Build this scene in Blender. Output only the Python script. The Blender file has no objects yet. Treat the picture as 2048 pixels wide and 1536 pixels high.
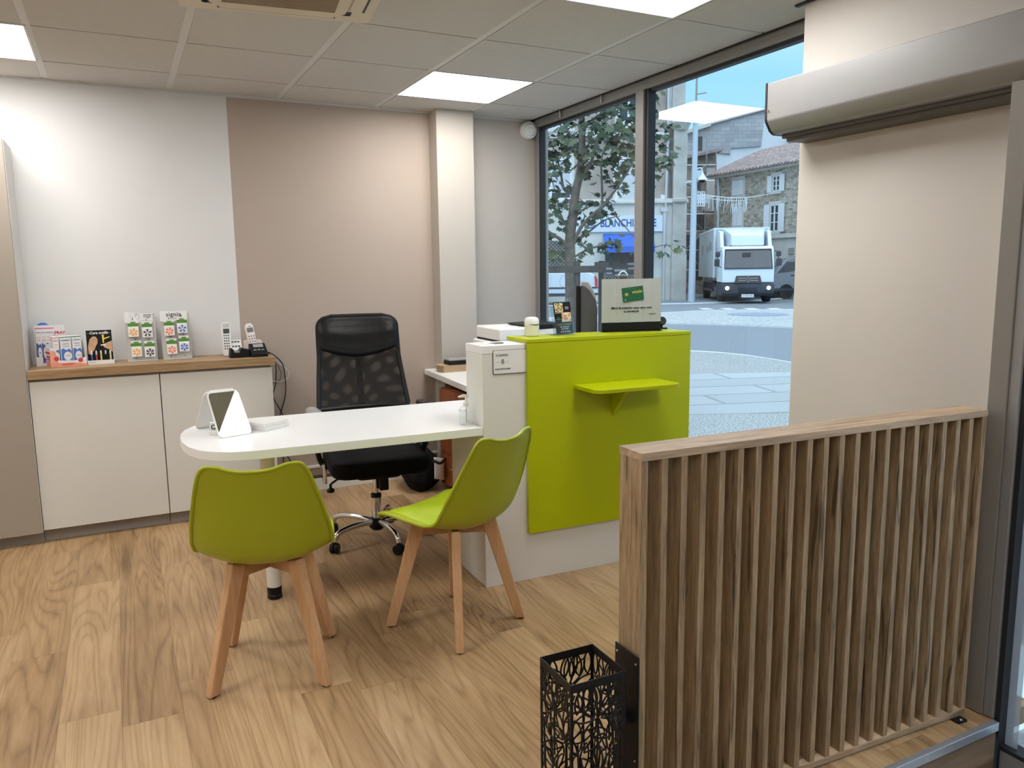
import bpy, bmesh, math, random
from mathutils import Vector, Matrix
random.seed(7)
scene = bpy.context.scene
col = scene.collection
PI = math.pi

# ------------------------------------------------------------------ camera
EYE = Vector((0.0, 0.0, 1.387))
YAW, PITCH, ROLL = 0.46804243, -0.14408812, -0.01244513
F_PX = 1551.215
_fw = Vector((math.sin(YAW)*math.cos(PITCH), math.cos(YAW)*math.cos(PITCH), math.sin(PITCH)))
_r0 = Vector((math.cos(YAW), -math.sin(YAW), 0.0))
_u0 = _r0.cross(_fw)
_rt = math.cos(ROLL)*_r0 + math.sin(ROLL)*_u0
_up = -math.sin(ROLL)*_r0 + math.cos(ROLL)*_u0
cam_d = bpy.data.cameras.new('camera')
cam_d.sensor_width = 36.0
cam_d.lens = F_PX/2048*36.0
cam_d.clip_start = 0.05
cam_d.clip_end = 400
cam = bpy.data.objects.new('camera', cam_d)
col.objects.link(cam)
cm = Matrix((( _rt.x, _up.x, -_fw.x, EYE.x), (_rt.y, _up.y, -_fw.y, EYE.y), (_rt.z, _up.z, -_fw.z, EYE.z), (0, 0, 0, 1)))
cam.matrix_world = cm
scene.camera = cam

# ------------------------------------------------------------------ exposure, sky, sun
scene.view_settings.view_transform = 'Standard'
scene.view_settings.look = 'None'
scene.view_settings.gamma = 1.0
scene.view_settings.use_curve_mapping = False
scene.view_settings.exposure = 0.45
world = bpy.data.worlds.new('sky')
scene.world = world
world.use_nodes = True
wn = world.node_tree
for n in list(wn.nodes): wn.nodes.remove(n)
_o = wn.nodes.new('ShaderNodeOutputWorld')
_b = wn.nodes.new('ShaderNodeBackground')
_tc = wn.nodes.new('ShaderNodeTexCoord')
_sp = wn.nodes.new('ShaderNodeSeparateXYZ')
_cr = wn.nodes.new('ShaderNodeValToRGB')
_nz = wn.nodes.new('ShaderNodeTexNoise')
_mx = wn.nodes.new('ShaderNodeMix'); _mx.data_type = 'RGBA'
wn.links.new(_tc.outputs['Generated'], _sp.inputs[0])
wn.links.new(_sp.outputs['Z'], _cr.inputs[0])
e = _cr.color_ramp.elements
e[0].position = 0.0; e[0].color = (0.62, 0.86, 1.0, 1)
e[1].position = 1.0; e[1].color = (1.55, 1.85, 2.2, 1)
_e = e.new(0.22); _e.color = (0.36, 0.72, 1.0, 1)
_e = e.new(0.45); _e.color = (0.75, 1.05, 1.4, 1)
wn.links.new(_tc.outputs['Generated'], _nz.inputs['Vector'])
_nz.inputs['Scale'].default_value = 3.0
_nz.inputs['Detail'].default_value = 4.0
_rm = wn.nodes.new('ShaderNodeMapRange')
_rm.inputs[1].default_value = 0.45; _rm.inputs[2].default_value = 0.75
_rm.inputs[3].default_value = 0.0; _rm.inputs[4].default_value = 0.35
wn.links.new(_nz.outputs[0], _rm.inputs[0])
wn.links.new(_rm.outputs[0], _mx.inputs[0])
wn.links.new(_cr.outputs[0], _mx.inputs[6])
_mx.inputs[7].default_value = (0.8, 0.95, 1.1, 1)
wn.links.new(_mx.outputs[2], _b.inputs[0])
_b.inputs[1].default_value = 0.85
wn.links.new(_b.outputs[0], _o.inputs[0])
# an overcast sun, very soft, from behind the shop
sd = bpy.data.lights.new('sun', 'SUN'); sd.energy = 1.1; sd.angle = math.radians(70); sd.color = (0.86, 0.94, 1.0)
so = bpy.data.objects.new('sun', sd); col.objects.link(so)
so.rotation_euler = (math.radians(38), 0, math.radians(-35))
LAMP = 14.5            # strength of the ceiling panels
try:
    scene.cycles.max_bounces = 10
    scene.cycles.diffuse_bounces = 5
    scene.cycles.transparent_max_bounces = 24
    scene.cycles.sample_clamp_indirect = 6.0
    scene.cycles.caustics_reflective = False
    scene.cycles.caustics_refractive = False
    scene.cycles.use_denoising = True
except Exception:
    pass

# ------------------------------------------------------------------ mesh helpers
class MB:
    """collects shapes and links them as one mesh object"""
    def __init__(s): s.v = []; s.f = []; s.m = []
    def add(s, vs, fs, mi=0):
        o = len(s.v)
        s.v += [Vector(p) for p in vs]
        for f in fs: s.f.append([o+i for i in f]); s.m.append(mi)
        return s
    def box(s, x0, x1, y0, y1, z0, z1, mi=0, M=None):
        vs = [Vector((x, y, z)) for z in (z0, z1) for y in (y0, y1) for x in (x0, x1)]
        if M is not None: vs = [M @ p for p in vs]
        return s.add(vs, [(0,2,3,1), (4,5,7,6), (0,1,5,4), (2,6,7,3), (0,4,6,2), (1,3,7,5)], mi)
    def prism(s, poly, a, b, axis='z', mi=0, M=None):
        """poly: 2-D outline, extruded along axis from a to b (x: poly=(y,z), y: (x,z), z: (x,y))"""
        def P(p, t):
            return Vector({'x': (t, p[0], p[1]), 'y': (p[0], t, p[1]), 'z': (p[0], p[1], t)}[axis])
        n = len(poly)
        vs = [P(p, a) for p in poly] + [P(p, b) for p in poly]
        if M is not None: vs = [M @ p for p in vs]
        fs = [tuple(range(n-1, -1, -1)), tuple(range(n, 2*n))] + [(i, (i+1) % n, n+(i+1) % n, n+i) for i in range(n)]
        return s.add(vs, fs, mi)
    def tube(s, pts, r, n=8, closed=False, mi=0, cap=True):
        pts = [Vector(p) for p in pts]; k = len(pts)
        rs = r if isinstance(r, (list, tuple)) else [r]*k
        vs = []; prev = None
        for i, p in enumerate(pts):
            if closed: t = pts[(i+1) % k]-pts[i-1]
            else: t = pts[min(i+1, k-1)]-pts[max(i-1, 0)]
            if t.length < 1e-9: t = Vector((0, 0, 1))
            t.normalize()
            if prev is None:
                a = Vector((0, 0, 1)) if abs(t.z) < .9 else Vector((1, 0, 0))
                u = t.cross(a).normalized()
            else:
                u = prev - t*prev.dot(t)
                u = u.normalized() if u.length > 1e-6 else t.orthogonal().normalized()
            prev = u; w = t.cross(u)
            for j in range(n):
                an = 2*PI*j/n
                vs.append(p + (u*math.cos(an)+w*math.sin(an))*rs[i])
        fs = []
        for i in range(k if closed else k-1):
            for j in range(n):
                a = i*n+j; b = i*n+(j+1) % n; i2 = (i+1) % k
                fs.append((a, b, i2*n+(j+1) % n, i2*n+j))
        if not closed and cap:
            fs.append(tuple(range(n-1, -1, -1))); fs.append(tuple((k-1)*n+j for j in range(n)))
        return s.add(vs, fs, mi)
    def lathe(s, prof, n=24, c=(0, 0, 0), M=None, mi=0, a0=0.0, a1=2*PI):
        c = Vector(c); vs = []; full = abs(a1-a0-2*PI) < 1e-6
        cnt = n if full else n+1
        for r, z in prof:
            for j in range(cnt):
                an = a0+(a1-a0)*j/n
                vs.append(Vector((r*math.cos(an), r*math.sin(an), z)))
        if M is not None: vs = [M @ p for p in vs]
        vs = [p+c for p in vs]
        fs = []
        for i in range(len(prof)-1):
            for j in range(n if full else n):
                j2 = (j+1) % cnt
                fs.append((i*cnt+j, i*cnt+j2, (i+1)*cnt+j2, (i+1)*cnt+j))
        if full:
            if prof[0][0] > 1e-6: fs.append(tuple(range(cnt-1, -1, -1)))
            if prof[-1][0] > 1e-6: fs.append(tuple((len(prof)-1)*cnt+j for j in range(cnt)))
        return s.add(vs, fs, mi)
    def grid(s, fn, nu, nv, mi=0, closed_u=False):
        vs = [Vector(fn(i/nu, j/nv)) for j in range(nv+1) for i in range(nu+1)]
        fs = [(j*(nu+1)+i, j*(nu+1)+i+1, (j+1)*(nu+1)+i+1, (j+1)*(nu+1)+i) for j in range(nv) for i in range(nu)]
        return s.add(vs, fs, mi)
    def beam(s, p0, p1, w0, d0, w1, d1, hint=(0, 0, 1), mi=0):
        """tapering bar of rectangular section from p0 to p1; w along hint x axis"""
        p0 = Vector(p0); p1 = Vector(p1); t = (p1-p0).normalized(); h = Vector(hint)
        u = (h - t*h.dot(t)).normalized(); w = t.cross(u)
        vs = []
        for p, a, b in ((p0, w0, d0), (p1, w1, d1)):
            for sa, sb in ((-1, -1), (1, -1), (1, 1), (-1, 1)):
                vs.append(p+u*(sa*a/2)+w*(sb*b/2))
        return s.add(vs, [(3,2,1,0), (4,5,6,7), (0,1,5,4), (1,2,6,5), (2,3,7,6), (3,0,4,7)], mi)
    def build(s, name, mat, parent=None, smooth=None, bev=0.0, seg=2, sub=0, solid=0.0, loc=None, rot=None, tri=False):
        me = bpy.data.meshes.new(name)
        me.from_pydata([tuple(p) for p in s.v], [], s.f)
        mats = mat if isinstance(mat, (list, tuple)) else [mat]
        for m in mats: me.materials.append(m)
        if len(mats) > 1: me.polygons.foreach_set('material_index', s.m)
        bm = bmesh.new(); bm.from_mesh(me)
        bmesh.ops.recalc_face_normals(bm, faces=bm.faces)
        bm.to_mesh(me); bm.free()
        o = bpy.data.objects.new(name, me); col.objects.link(o)
        if parent is not None: o.parent = parent
        if loc is not None: o.location = loc
        if rot is not None: o.rotation_euler = rot
        if solid:
            md = o.modifiers.new('solid', 'SOLIDIFY'); md.thickness = solid; md.offset = 0
        if bev:
            md = o.modifiers.new('bevel', 'BEVEL'); md.width = bev; md.segments = seg; md.limit_method = 'ANGLE'; md.angle_limit = math.radians(40)
        if sub:
            md = o.modifiers.new('sub', 'SUBSURF'); md.levels = sub; md.render_levels = sub
        if smooth is None: smooth = bool(bev) or bool(sub)
        if smooth:
            me.polygons.foreach_set('use_smooth', [True]*len(me.polygons))
            me.set_sharp_from_angle(angle=math.radians(42 if not sub else 180))
            if bev:
                md = o.modifiers.new('wn', 'WEIGHTED_NORMAL'); md.keep_sharp = False
        me.update()
        return o

def rrect(w, h, r, n=5, cx=0, cy=0):
    pts = []
    for sx, sy, a in ((1, 1, 0), (-1, 1, 90), (-1, -1, 180), (1, -1, 270)):
        for i in range(n+1):
            an = math.radians(a+90*i/n)
            pts.append((cx+sx*(w/2-r)+r*math.cos(an), cy+sy*(h/2-r)+r*math.sin(an)))
    return pts

def cr(pts, n):
    """Catmull-Rom through pts, n steps per span"""
    P = [Vector(p) for p in pts]; out = []
    for i in range(len(P)-1):
        a = P[max(i-1, 0)]; b = P[i]; c = P[i+1]; d = P[min(i+2, len(P)-1)]
        for k in range(n):
            t = k/n
            out.append(0.5*((2*b)+(c-a)*t+(2*a-5*b+4*c-d)*t*t+(3*b-a-3*c+d)*t**3))
    out.append(P[-1]); return out

def tag(o, label=None, cat=None, group=None, kind=None):
    if label: o['label'] = label
    if cat: o['category'] = cat
    if group: o['group'] = group
    if kind: o['kind'] = kind
    return o

def thing(name, label, cat, loc=(0, 0, 0), rz=0.0, group=None):
    o = bpy.data.objects.new(name, None); o.empty_display_size = .1
    col.objects.link(o); o.location = loc; o.rotation_euler = (0, 0, rz)
    return tag(o, label, cat, group)

def struct(o): o['kind'] = 'structure'; return o

def sempty(name, loc=(0, 0, 0), rz=0.0):
    o = bpy.data.objects.new(name, None); col.objects.link(o); o.location = loc; o.rotation_euler = (0, 0, rz)
    o['kind'] = 'structure'; return o

def copy_tree(o, parent=None):
    c = o.copy(); col.objects.link(c); c.parent = parent
    for ch in [k for k in bpy.data.objects if k.parent == o]: copy_tree(ch, c)
    return c

def text(body, size, mat, parent, loc, rot=(PI/2, 0, 0), name='lettering', ax='CENTER', bold=0.0, ext=0.0004, sx=1.0, shear=0.0, space=1.0):
    cu = bpy.data.curves.new(name, 'FONT'); cu.body = body; cu.size = size; cu.align_x = ax; cu.align_y = 'CENTER'
    cu.extrude = ext; cu.offset = bold; cu.shear = shear; cu.space_character = space; cu.resolution_u = 3
    t = bpy.data.objects.new('tmp_text', cu); col.objects.link(t)
    dg = bpy.context.evaluated_depsgraph_get()
    me = bpy.data.meshes.new_from_object(t.evaluated_get(dg))
    bpy.data.objects.remove(t); bpy.data.curves.remove(cu)
    me.materials.clear(); me.materials.append(mat); me.name = name
    o = bpy.data.objects.new(name, me); col.objects.link(o); o.parent = parent
    o.location = loc; o.rotation_euler = rot; o.scale = (sx, 1, 1)
    return o

# ------------------------------------------------------------------ materials
def mk(name):
    m = bpy.data.materials.new(name); m.use_nodes = True
    nt = m.node_tree; return m, nt, nt.nodes['Principled BSDF']

def N(nt, t, **kw):
    n = nt.nodes.new(t)
    for k, v in kw.items(): setattr(n, k, v)
    return n

def P(name, c, rough=.5, metal=0.0, var=.04, scale=20.0, bump=0.0, bscale=None, spec=.5, coat=0.0, stretch=(1, 1, 1), trans=0.0):
    """plain painted / moulded / metal surface with a slight procedural mottling and grain"""
    m, nt, b = mk(name)
    tc = N(nt, 'ShaderNodeTexCoord'); mp = N(nt, 'ShaderNodeMapping'); mp.inputs['Scale'].default_value = stretch
    nz = N(nt, 'ShaderNodeTexNoise'); nz.inputs['Scale'].default_value = scale; nz.inputs['Detail'].default_value = 3
    nt.links.new(tc.outputs['Object'], mp.inputs[0]); nt.links.new(mp.outputs[0], nz.inputs['Vector'])
    rp = N(nt, 'ShaderNodeValToRGB')
    rp.color_ramp.elements[0].position = .3; rp.color_ramp.elements[1].position = .7
    rp.color_ramp.elements[0].color = tuple(max(0, x*(1-var)) for x in c)+(1,)
    rp.color_ramp.elements[1].color = tuple(min(1, x*(1+var)) for x in c)+(1,)
    nt.links.new(nz.outputs[0], rp.inputs[0]); nt.links.new(rp.outputs[0], b.inputs['Base Color'])
    b.inputs['Roughness'].default_value = rough; b.inputs['Metallic'].default_value = metal
    b.inputs['Specular IOR Level'].default_value = spec
    if coat: b.inputs['Coat Weight'].default_value = coat
    if trans: b.inputs['Transmission Weight'].default_value = trans
    if bump:
        bz = N(nt, 'ShaderNodeTexNoise'); bz.inputs['Scale'].default_value = bscale or scale*8
        nt.links.new(mp.outputs[0], bz.inputs['Vector'])
        bp = N(nt, 'ShaderNodeBump'); bp.inputs['Strength'].default_value = bump; bp.inputs['Distance'].default_value = .002
        nt.links.new(bz.outputs[0], bp.inputs['Height']); nt.links.new(bp.outputs[0], b.inputs['Normal'])
    return m

def emit(name, c, s, base=(.9, .9, .9)):
    m, nt, b = mk(name)
    b.inputs['Base Color'].default_value = (*base, 1); b.inputs['Emission Color'].default_value = (*c, 1)
    b.inputs['Emission Strength'].default_value = s
    return m

def glass(name, tint=(.9, .96, .97), ior=1.5, rough=0.0, gl=(1, 1, 1), extra=0.0):
    m = bpy.data.materials.new(name); m.use_nodes = True; nt = m.node_tree
    for n in list(nt.nodes): nt.nodes.remove(n)
    o = N(nt, 'ShaderNodeOutputMaterial'); t = N(nt, 'ShaderNodeBsdfTransparent'); g = N(nt, 'ShaderNodeBsdfGlossy')
    # Schlick reflectance, the same from both sides of the sheet; f0 covers both faces
    lw = N(nt, 'ShaderNodeLayerWeight'); lw.inputs[0].default_value = .5
    f0 = 2*((ior-1)/(ior+1))**2+extra
    pw = N(nt, 'ShaderNodeMath', operation='POWER'); pw.inputs[1].default_value = 5.0
    ad = N(nt, 'ShaderNodeMath', operation='MULTIPLY_ADD'); ad.inputs[1].default_value = 1-f0; ad.inputs[2].default_value = f0; ad.use_clamp = True
    mx = N(nt, 'ShaderNodeMixShader'); t.inputs[0].default_value = (*tint, 1); g.inputs[0].default_value = (*gl, 1); g.inputs['Roughness'].default_value = rough
    nt.links.new(lw.outputs['Facing'], pw.inputs[0]); nt.links.new(pw.outputs[0], ad.inputs[0]); nt.links.new(ad.outputs[0], mx.inputs[0])
    nt.links.new(t.outputs[0], mx.inputs[1]); nt.links.new(g.outputs[0], mx.inputs[2]); nt.links.new(mx.outputs[0], o.inputs[0])
    return m

def veil(name, c, alpha, rough=.6):
    """thin translucent sheet: part see-through, part diffuse"""
    m = bpy.data.materials.new(name); m.use_nodes = True; nt = m.node_tree
    b = nt.nodes['Principled BSDF']; b.inputs['Base Color'].default_value = (*c, 1); b.inputs['Roughness'].default_value = rough
    b.inputs['Alpha'].default_value = alpha
    return m

def wood(name, dark, mid, light, axis='z', scale=1.0, rough=.5, cracks=0.0, bump=.15):
    """oak / beech with grain along one axis"""
    m, nt, b = mk(name)
    tc = N(nt, 'ShaderNodeTexCoord'); mp = N(nt, 'ShaderNodeMapping')
    oi = N(nt, 'ShaderNodeObjectInfo')
    s = {'x': (1.0, 14, 14), 'y': (14, 1.0, 14), 'z': (14, 14, 1.0)}[axis]
    mp.inputs['Scale'].default_value = tuple(k*scale for k in s)
    ofs = N(nt, 'ShaderNodeVectorMath', operation='SCALE'); ofs.inputs[0].default_value = (7.3, 3.1, 5.7)
    nt.links.new(oi.outputs['Random'], ofs.inputs['Scale'])
    nt.links.new(tc.outputs['Object'], mp.inputs[0]); nt.links.new(ofs.outputs[0], mp.inputs['Location'])
    n1 = N(nt, 'ShaderNodeTexNoise'); n1.inputs['Scale'].default_value = 2.2; n1.inputs['Detail'].default_value = 8; n1.inputs['Roughness'].default_value = .62; n1.inputs['Distortion'].default_value = .7
    n2 = N(nt, 'ShaderNodeTexNoise'); n2.inputs['Scale'].default_value = 14; n2.inputs['Detail'].default_value = 4
    nt.links.new(mp.outputs[0], n1.inputs['Vector']); nt.links.new(mp.outputs[0], n2.inputs['Vector'])
    mx = N(nt, 'ShaderNodeMath', operation='MULTIPLY_ADD'); mx.inputs[1].default_value = .3; 
    ms = N(nt, 'ShaderNodeMath', operation='MULTIPLY'); ms.inputs[1].default_value = .72
    nt.links.new(n1.outputs[0], ms.inputs[0]); nt.links.new(n2.outputs[0], mx.inputs[0]); nt.links.new(ms.outputs[0], mx.inputs[2])
    rp = N(nt, 'ShaderNodeValToRGB'); el = rp.color_ramp.elements
    el[0].position = .34; el[0].color = (*dark, 1); el[1].position = .64; el[1].color = (*light, 1)
    k = el.new(.5); k.color = (*mid, 1)
    nt.links.new(mx.outputs[0], rp.inputs[0])
    out = rp.outputs[0]
    if cracks:
        n3 = N(nt, 'ShaderNodeTexNoise'); n3.inputs['Scale'].default_value = 1.1; n3.inputs['Detail'].default_value = 2; n3.inputs['Distortion'].default_value = 1.5
        nt.links.new(mp.outputs[0], n3.inputs['Vector'])
        r3 = N(nt, 'ShaderNodeMapRange'); r3.inputs[1].default_value = .63; r3.inputs[2].default_value = .70; r3.inputs[3].default_value = 0; r3.inputs[4].default_value = cracks
        nt.links.new(n3.outputs[0], r3.inputs[0])
        m3 = N(nt, 'ShaderNodeMix'); m3.data_type = 'RGBA'; m3.inputs[7].default_value = (dark[0]*.3, dark[1]*.28, dark[2]*.25, 1)
        nt.links.new(r3.outputs[0], m3.inputs[0]); nt.links.new(out, m3.inputs[6]); out = m3.outputs[2]
    nt.links.new(out, b.inputs['Base Color'])
    b.inputs['Roughness'].default_value = rough
    bp = N(nt, 'ShaderNodeBump'); bp.inputs['Strength'].default_value = bump; bp.inputs['Distance'].default_value = .001
    nt.links.new(n2.outputs[0], bp.inputs['Height']); nt.links.new(bp.outputs[0], b.inputs['Normal'])
    return m

def plank_floor(name):
    m, nt, b = mk(name)
    L = nt.links.new
    tc = N(nt, 'ShaderNodeTexCoord'); sp = N(nt, 'ShaderNodeSeparateXYZ'); L(tc.outputs['Object'], sp.inputs[0])
    def M_(op, a, bb=None, c=None):
        n = N(nt, 'ShaderNodeMath', operation=op)
        for i, v in enumerate((a, bb, c)):
            if v is None: continue
            if isinstance(v, (int, float)): n.inputs[i].default_value = v
            else: L(v, n.inputs[i])
        return n.outputs[0]
    xs = M_('MULTIPLY', M_('ADD', sp.outputs['X'], 0.085), 1/0.178)
    ix = M_('FLOOR', xs); fx = M_('FRACT', xs)
    w1 = N(nt, 'ShaderNodeTexWhiteNoise', noise_dimensions='1D'); L(ix, w1.inputs['W'])
    ys = M_('MULTIPLY_ADD', sp.outputs['Y'], 1/1.22, M_('MULTIPLY', w1.outputs['Value'], 5.0))
    iy = M_('FLOOR', ys); fy = M_('FRACT', ys)
    cv = N(nt, 'ShaderNodeCombineXYZ'); L(ix, cv.inputs[0]); L(iy, cv.inputs[1])
    w2 = N(nt, 'ShaderNodeTexWhiteNoise', noise_dimensions='2D'); L(cv.outputs[0], w2.inputs['Vector'])
    rnd = w2.outputs['Value']
    gv = N(nt, 'ShaderNodeCombineXYZ')
    L(M_('ADD', sp.outputs['X'], M_('MULTIPLY', rnd, 13.0)), gv.inputs[0]); L(M_('MULTIPLY', sp.outputs['Y'], .075), gv.inputs[1]); L(M_('MULTIPLY', rnd, 31.0), gv.inputs[2])
    n1 = N(nt, 'ShaderNodeTexNoise'); n1.inputs['Scale'].default_value = 9; n1.inputs['Detail'].default_value = 7; n1.inputs['Roughness'].default_value = .65; n1.inputs['Distortion'].default_value = .9
    L(gv.outputs[0], n1.inputs['Vector'])
    # cathedral rings
    wv = N(nt, 'ShaderNodeTexNoise'); wv.inputs['Scale'].default_value = 5.5; wv.inputs['Detail'].default_value = 1.5; wv.inputs['Distortion'].default_value = .4
    L(gv.outputs[0], wv.inputs['Vector'])
    ring = M_('FRACT', M_('MULTIPLY', wv.outputs[0], 22.0))
    ring = M_('POWER', M_('ABSOLUTE', M_('SUBTRACT', M_('MULTIPLY', ring, 2.0), 1.0)), 3.0)
    n2 = N(nt, 'ShaderNodeTexNoise'); n2.inputs['Scale'].default_value = 80; n2.inputs['Detail'].default_value = 3
    L(gv.outputs[0], n2.inputs['Vector'])
    t = M_('ADD', M_('MULTIPLY', n1.outputs[0], .62), M_('MULTIPLY', n2.outputs[0], .24))
    t = M_('SUBTRACT', t, M_('MULTIPLY', ring, .14))
    t = M_('ADD', t, M_('MULTIPLY', M_('SUBTRACT', rnd, .5), .2))
    t = M_('ADD', t, .085)
    rp = N(nt, 'ShaderNodeValToRGB'); el = rp.color_ramp.elements
    el[0].position = .22; el[0].color = (*FLOOR_D, 1); el[1].position = .66; el[1].color = (*FLOOR_L, 1)
    k = el.new(.43); k.color = (*FLOOR_M, 1)
    L(t, rp.inputs[0])
    gx = M_('LESS_THAN', M_('MINIMUM', fx, M_('SUBTRACT', 1.0, fx)), .006)
    gy = M_('LESS_THAN', M_('MINIMUM', fy, M_('SUBTRACT', 1.0, fy)), .0010)
    gap = M_('MULTIPLY', M_('MAXIMUM', gx, gy), .45)
    mx = N(nt, 'ShaderNodeMix'); mx.data_type = 'RGBA'; L(gap, mx.inputs[0]); L(rp.outputs[0], mx.inputs[6]); mx.inputs[7].default_value = (.10, .06, .03, 1)
    L(mx.outputs[2], b.inputs['Base Color'])
    b.inputs['Roughness'].default_value = .42
    b.inputs['Specular IOR Level'].default_value = .4
    bp = N(nt, 'ShaderNodeBump'); bp.inputs['Strength'].default_value = .12; bp.inputs['Distance'].default_value = .001
    L(n2.outputs[0], bp.inputs['Height']); L(bp.outputs[0], b.inputs['Normal'])
    return m
FLOOR_D, FLOOR_M, FLOOR_L = (.17, .095, .04), (.36, .225, .11), (.52, .36, .20)

def stone(name, c0, c1, mortar, scale=5.0, stretch=(1, 1, 1.6)):
    """rubble masonry"""
    m, nt, b = mk(name)
    tc = N(nt, 'ShaderNodeTexCoord'); mp = N(nt, 'ShaderNodeMapping'); mp.inputs['Scale'].default_value = stretch
    nt.links.new(tc.outputs['Object'], mp.inputs[0])
    vo = N(nt, 'ShaderNodeTexVoronoi'); vo.inputs['Scale'].default_value = scale
    ve = N(nt, 'ShaderNodeTexVoronoi', feature='DISTANCE_TO_EDGE'); ve.inputs['Scale'].default_value = scale
    nt.links.new(mp.outputs[0], vo.inputs['Vector']); nt.links.new(mp.outputs[0], ve.inputs['Vector'])
    sp = N(nt, 'ShaderNodeSeparateColor'); nt.links.new(vo.outputs['Color'], sp.inputs[0])
    rp = N(nt, 'ShaderNodeValToRGB'); rp.color_ramp.elements[0].color = (*c0, 1); rp.color_ramp.elements[1].color = (*c1, 1)
    nt.links.new(sp.outputs[0], rp.inputs[0])
    mr = N(nt, 'ShaderNodeMapRange'); mr.inputs[1].default_value = .02; mr.inputs[2].default_value = .07
    nt.links.new(ve.outputs['Distance'], mr.inputs[0])
    mx = N(nt, 'ShaderNodeMix'); mx.data_type = 'RGBA'; mx.inputs[6].default_value = (*mortar, 1)
    nt.links.new(mr.outputs[0], mx.inputs[0]); nt.links.new(rp.outputs[0], mx.inputs[7])
    nt.links.new(mx.outputs[2], b.inputs['Base Color']); b.inputs['Roughness'].default_value = .9
    return m

def speckle(name, c0, c1, c2, scale=120.0):
    m, nt, b = mk(name)
    tc = N(nt, 'ShaderNodeTexCoord')
    n1 = N(nt, 'ShaderNodeTexNoise'); n1.inputs['Scale'].default_value = scale; n1.inputs['Detail'].default_value = 2
    n2 = N(nt, 'ShaderNodeTexNoise'); n2.inputs['Scale'].default_value = 1.2; n2.inputs['Detail'].default_value = 3
    for n in (n1, n2): nt.links.new(tc.outputs['Object'], n.inputs['Vector'])
    rp = N(nt, 'ShaderNodeValToRGB'); el = rp.color_ramp.elements
    el[0].position = .36; el[0].color = (*c0, 1); el[1].position = .64; el[1].color = (*c2, 1); k = el.new(.5); k.color = (*c1, 1)
    nt.links.new(n1.outputs[0], rp.inputs[0])
    mx = N(nt, 'ShaderNodeMix'); mx.data_type = 'RGBA'; mx.blend_type = 'MULTIPLY'; mx.inputs[0].default_value = .35
    nt.links.new(rp.outputs[0], mx.inputs[6]); nt.links.new(n2.outputs['Color'], mx.inputs[7])
    nt.links.new(rp.outputs[0], b.inputs['Base Color']); b.inputs['Roughness'].default_value = .85
    return m

def blocks(name, c0, c1, mortar, bw=.5, bh=.2, axes='xz', rough=.9, rot=0.0):
    m, nt, b = mk(name)
    tc = N(nt, 'ShaderNodeTexCoord'); sp = N(nt, 'ShaderNodeSeparateXYZ'); cb = N(nt, 'ShaderNodeCombineXYZ')
    nt.links.new(tc.outputs['Object'], sp.inputs[0])
    nt.links.new(sp.outputs[axes[0].upper()], cb.inputs[0]); nt.links.new(sp.outputs[axes[1].upper()], cb.inputs[1])
    mp = N(nt, 'ShaderNodeMapping'); mp.inputs['Rotation'].default_value = (0, 0, rot)
    nt.links.new(cb.outputs[0], mp.inputs[0])
    br = N(nt, 'ShaderNodeTexBrick'); br.inputs['Scale'].default_value = 1.0
    br.inputs['Brick Width'].default_value = bw; br.inputs['Row Height'].default_value = bh; br.inputs['Mortar Size'].default_value = bh*.04
    br.inputs['Color1'].default_value = (*c0, 1); br.inputs['Color2'].default_value = (*c1, 1); br.inputs['Mortar'].default_value = (*mortar, 1)
    nt.links.new(mp.outputs[0], br.inputs['Vector']); nt.links.new(br.outputs[0], b.inputs['Base Color'])
    b.inputs['Roughness'].default_value = rough
    return m

def moire_mesh(name):
    m, nt, b = mk(name)
    tc = N(nt, 'ShaderNodeTexCoord')
    # two layers of fine netting: their interference lets more or less of what is behind through
    w = []
    for sc, ds, rot in ((3.6, 9.0, .5), (4.6, 8.0, -1.1)):
        mp = N(nt, 'ShaderNodeMapping'); mp.inputs['Rotation'].default_value = (0, rot, 0); nt.links.new(tc.outputs['Object'], mp.inputs[0])
        wv = N(nt, 'ShaderNodeTexWave'); wv.inputs['Scale'].default_value = sc; wv.inputs['Distortion'].default_value = ds; wv.inputs['Detail'].default_value = 1; wv.inputs['Detail Scale'].default_value = .7
        nt.links.new(mp.outputs[0], wv.inputs['Vector']); w.append(wv)
    ml = N(nt, 'ShaderNodeMath', operation='MULTIPLY'); nt.links.new(w[0].outputs['Fac'], ml.inputs[0]); nt.links.new(w[1].outputs['Fac'], ml.inputs[1])
    mr = N(nt, 'ShaderNodeMapRange'); mr.inputs[1].default_value = 0; mr.inputs[2].default_value = .8; mr.inputs[3].default_value = .985; mr.inputs[4].default_value = .86
    nt.links.new(ml.outputs[0], mr.inputs[0]); nt.links.new(mr.outputs[0], b.inputs['Alpha']); b.inputs['Specular IOR Level'].default_value = .15
    b.inputs['Base Color'].default_value = (.012, .011, .010, 1); b.inputs['Roughness'].default_value = .55
    return m

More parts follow.
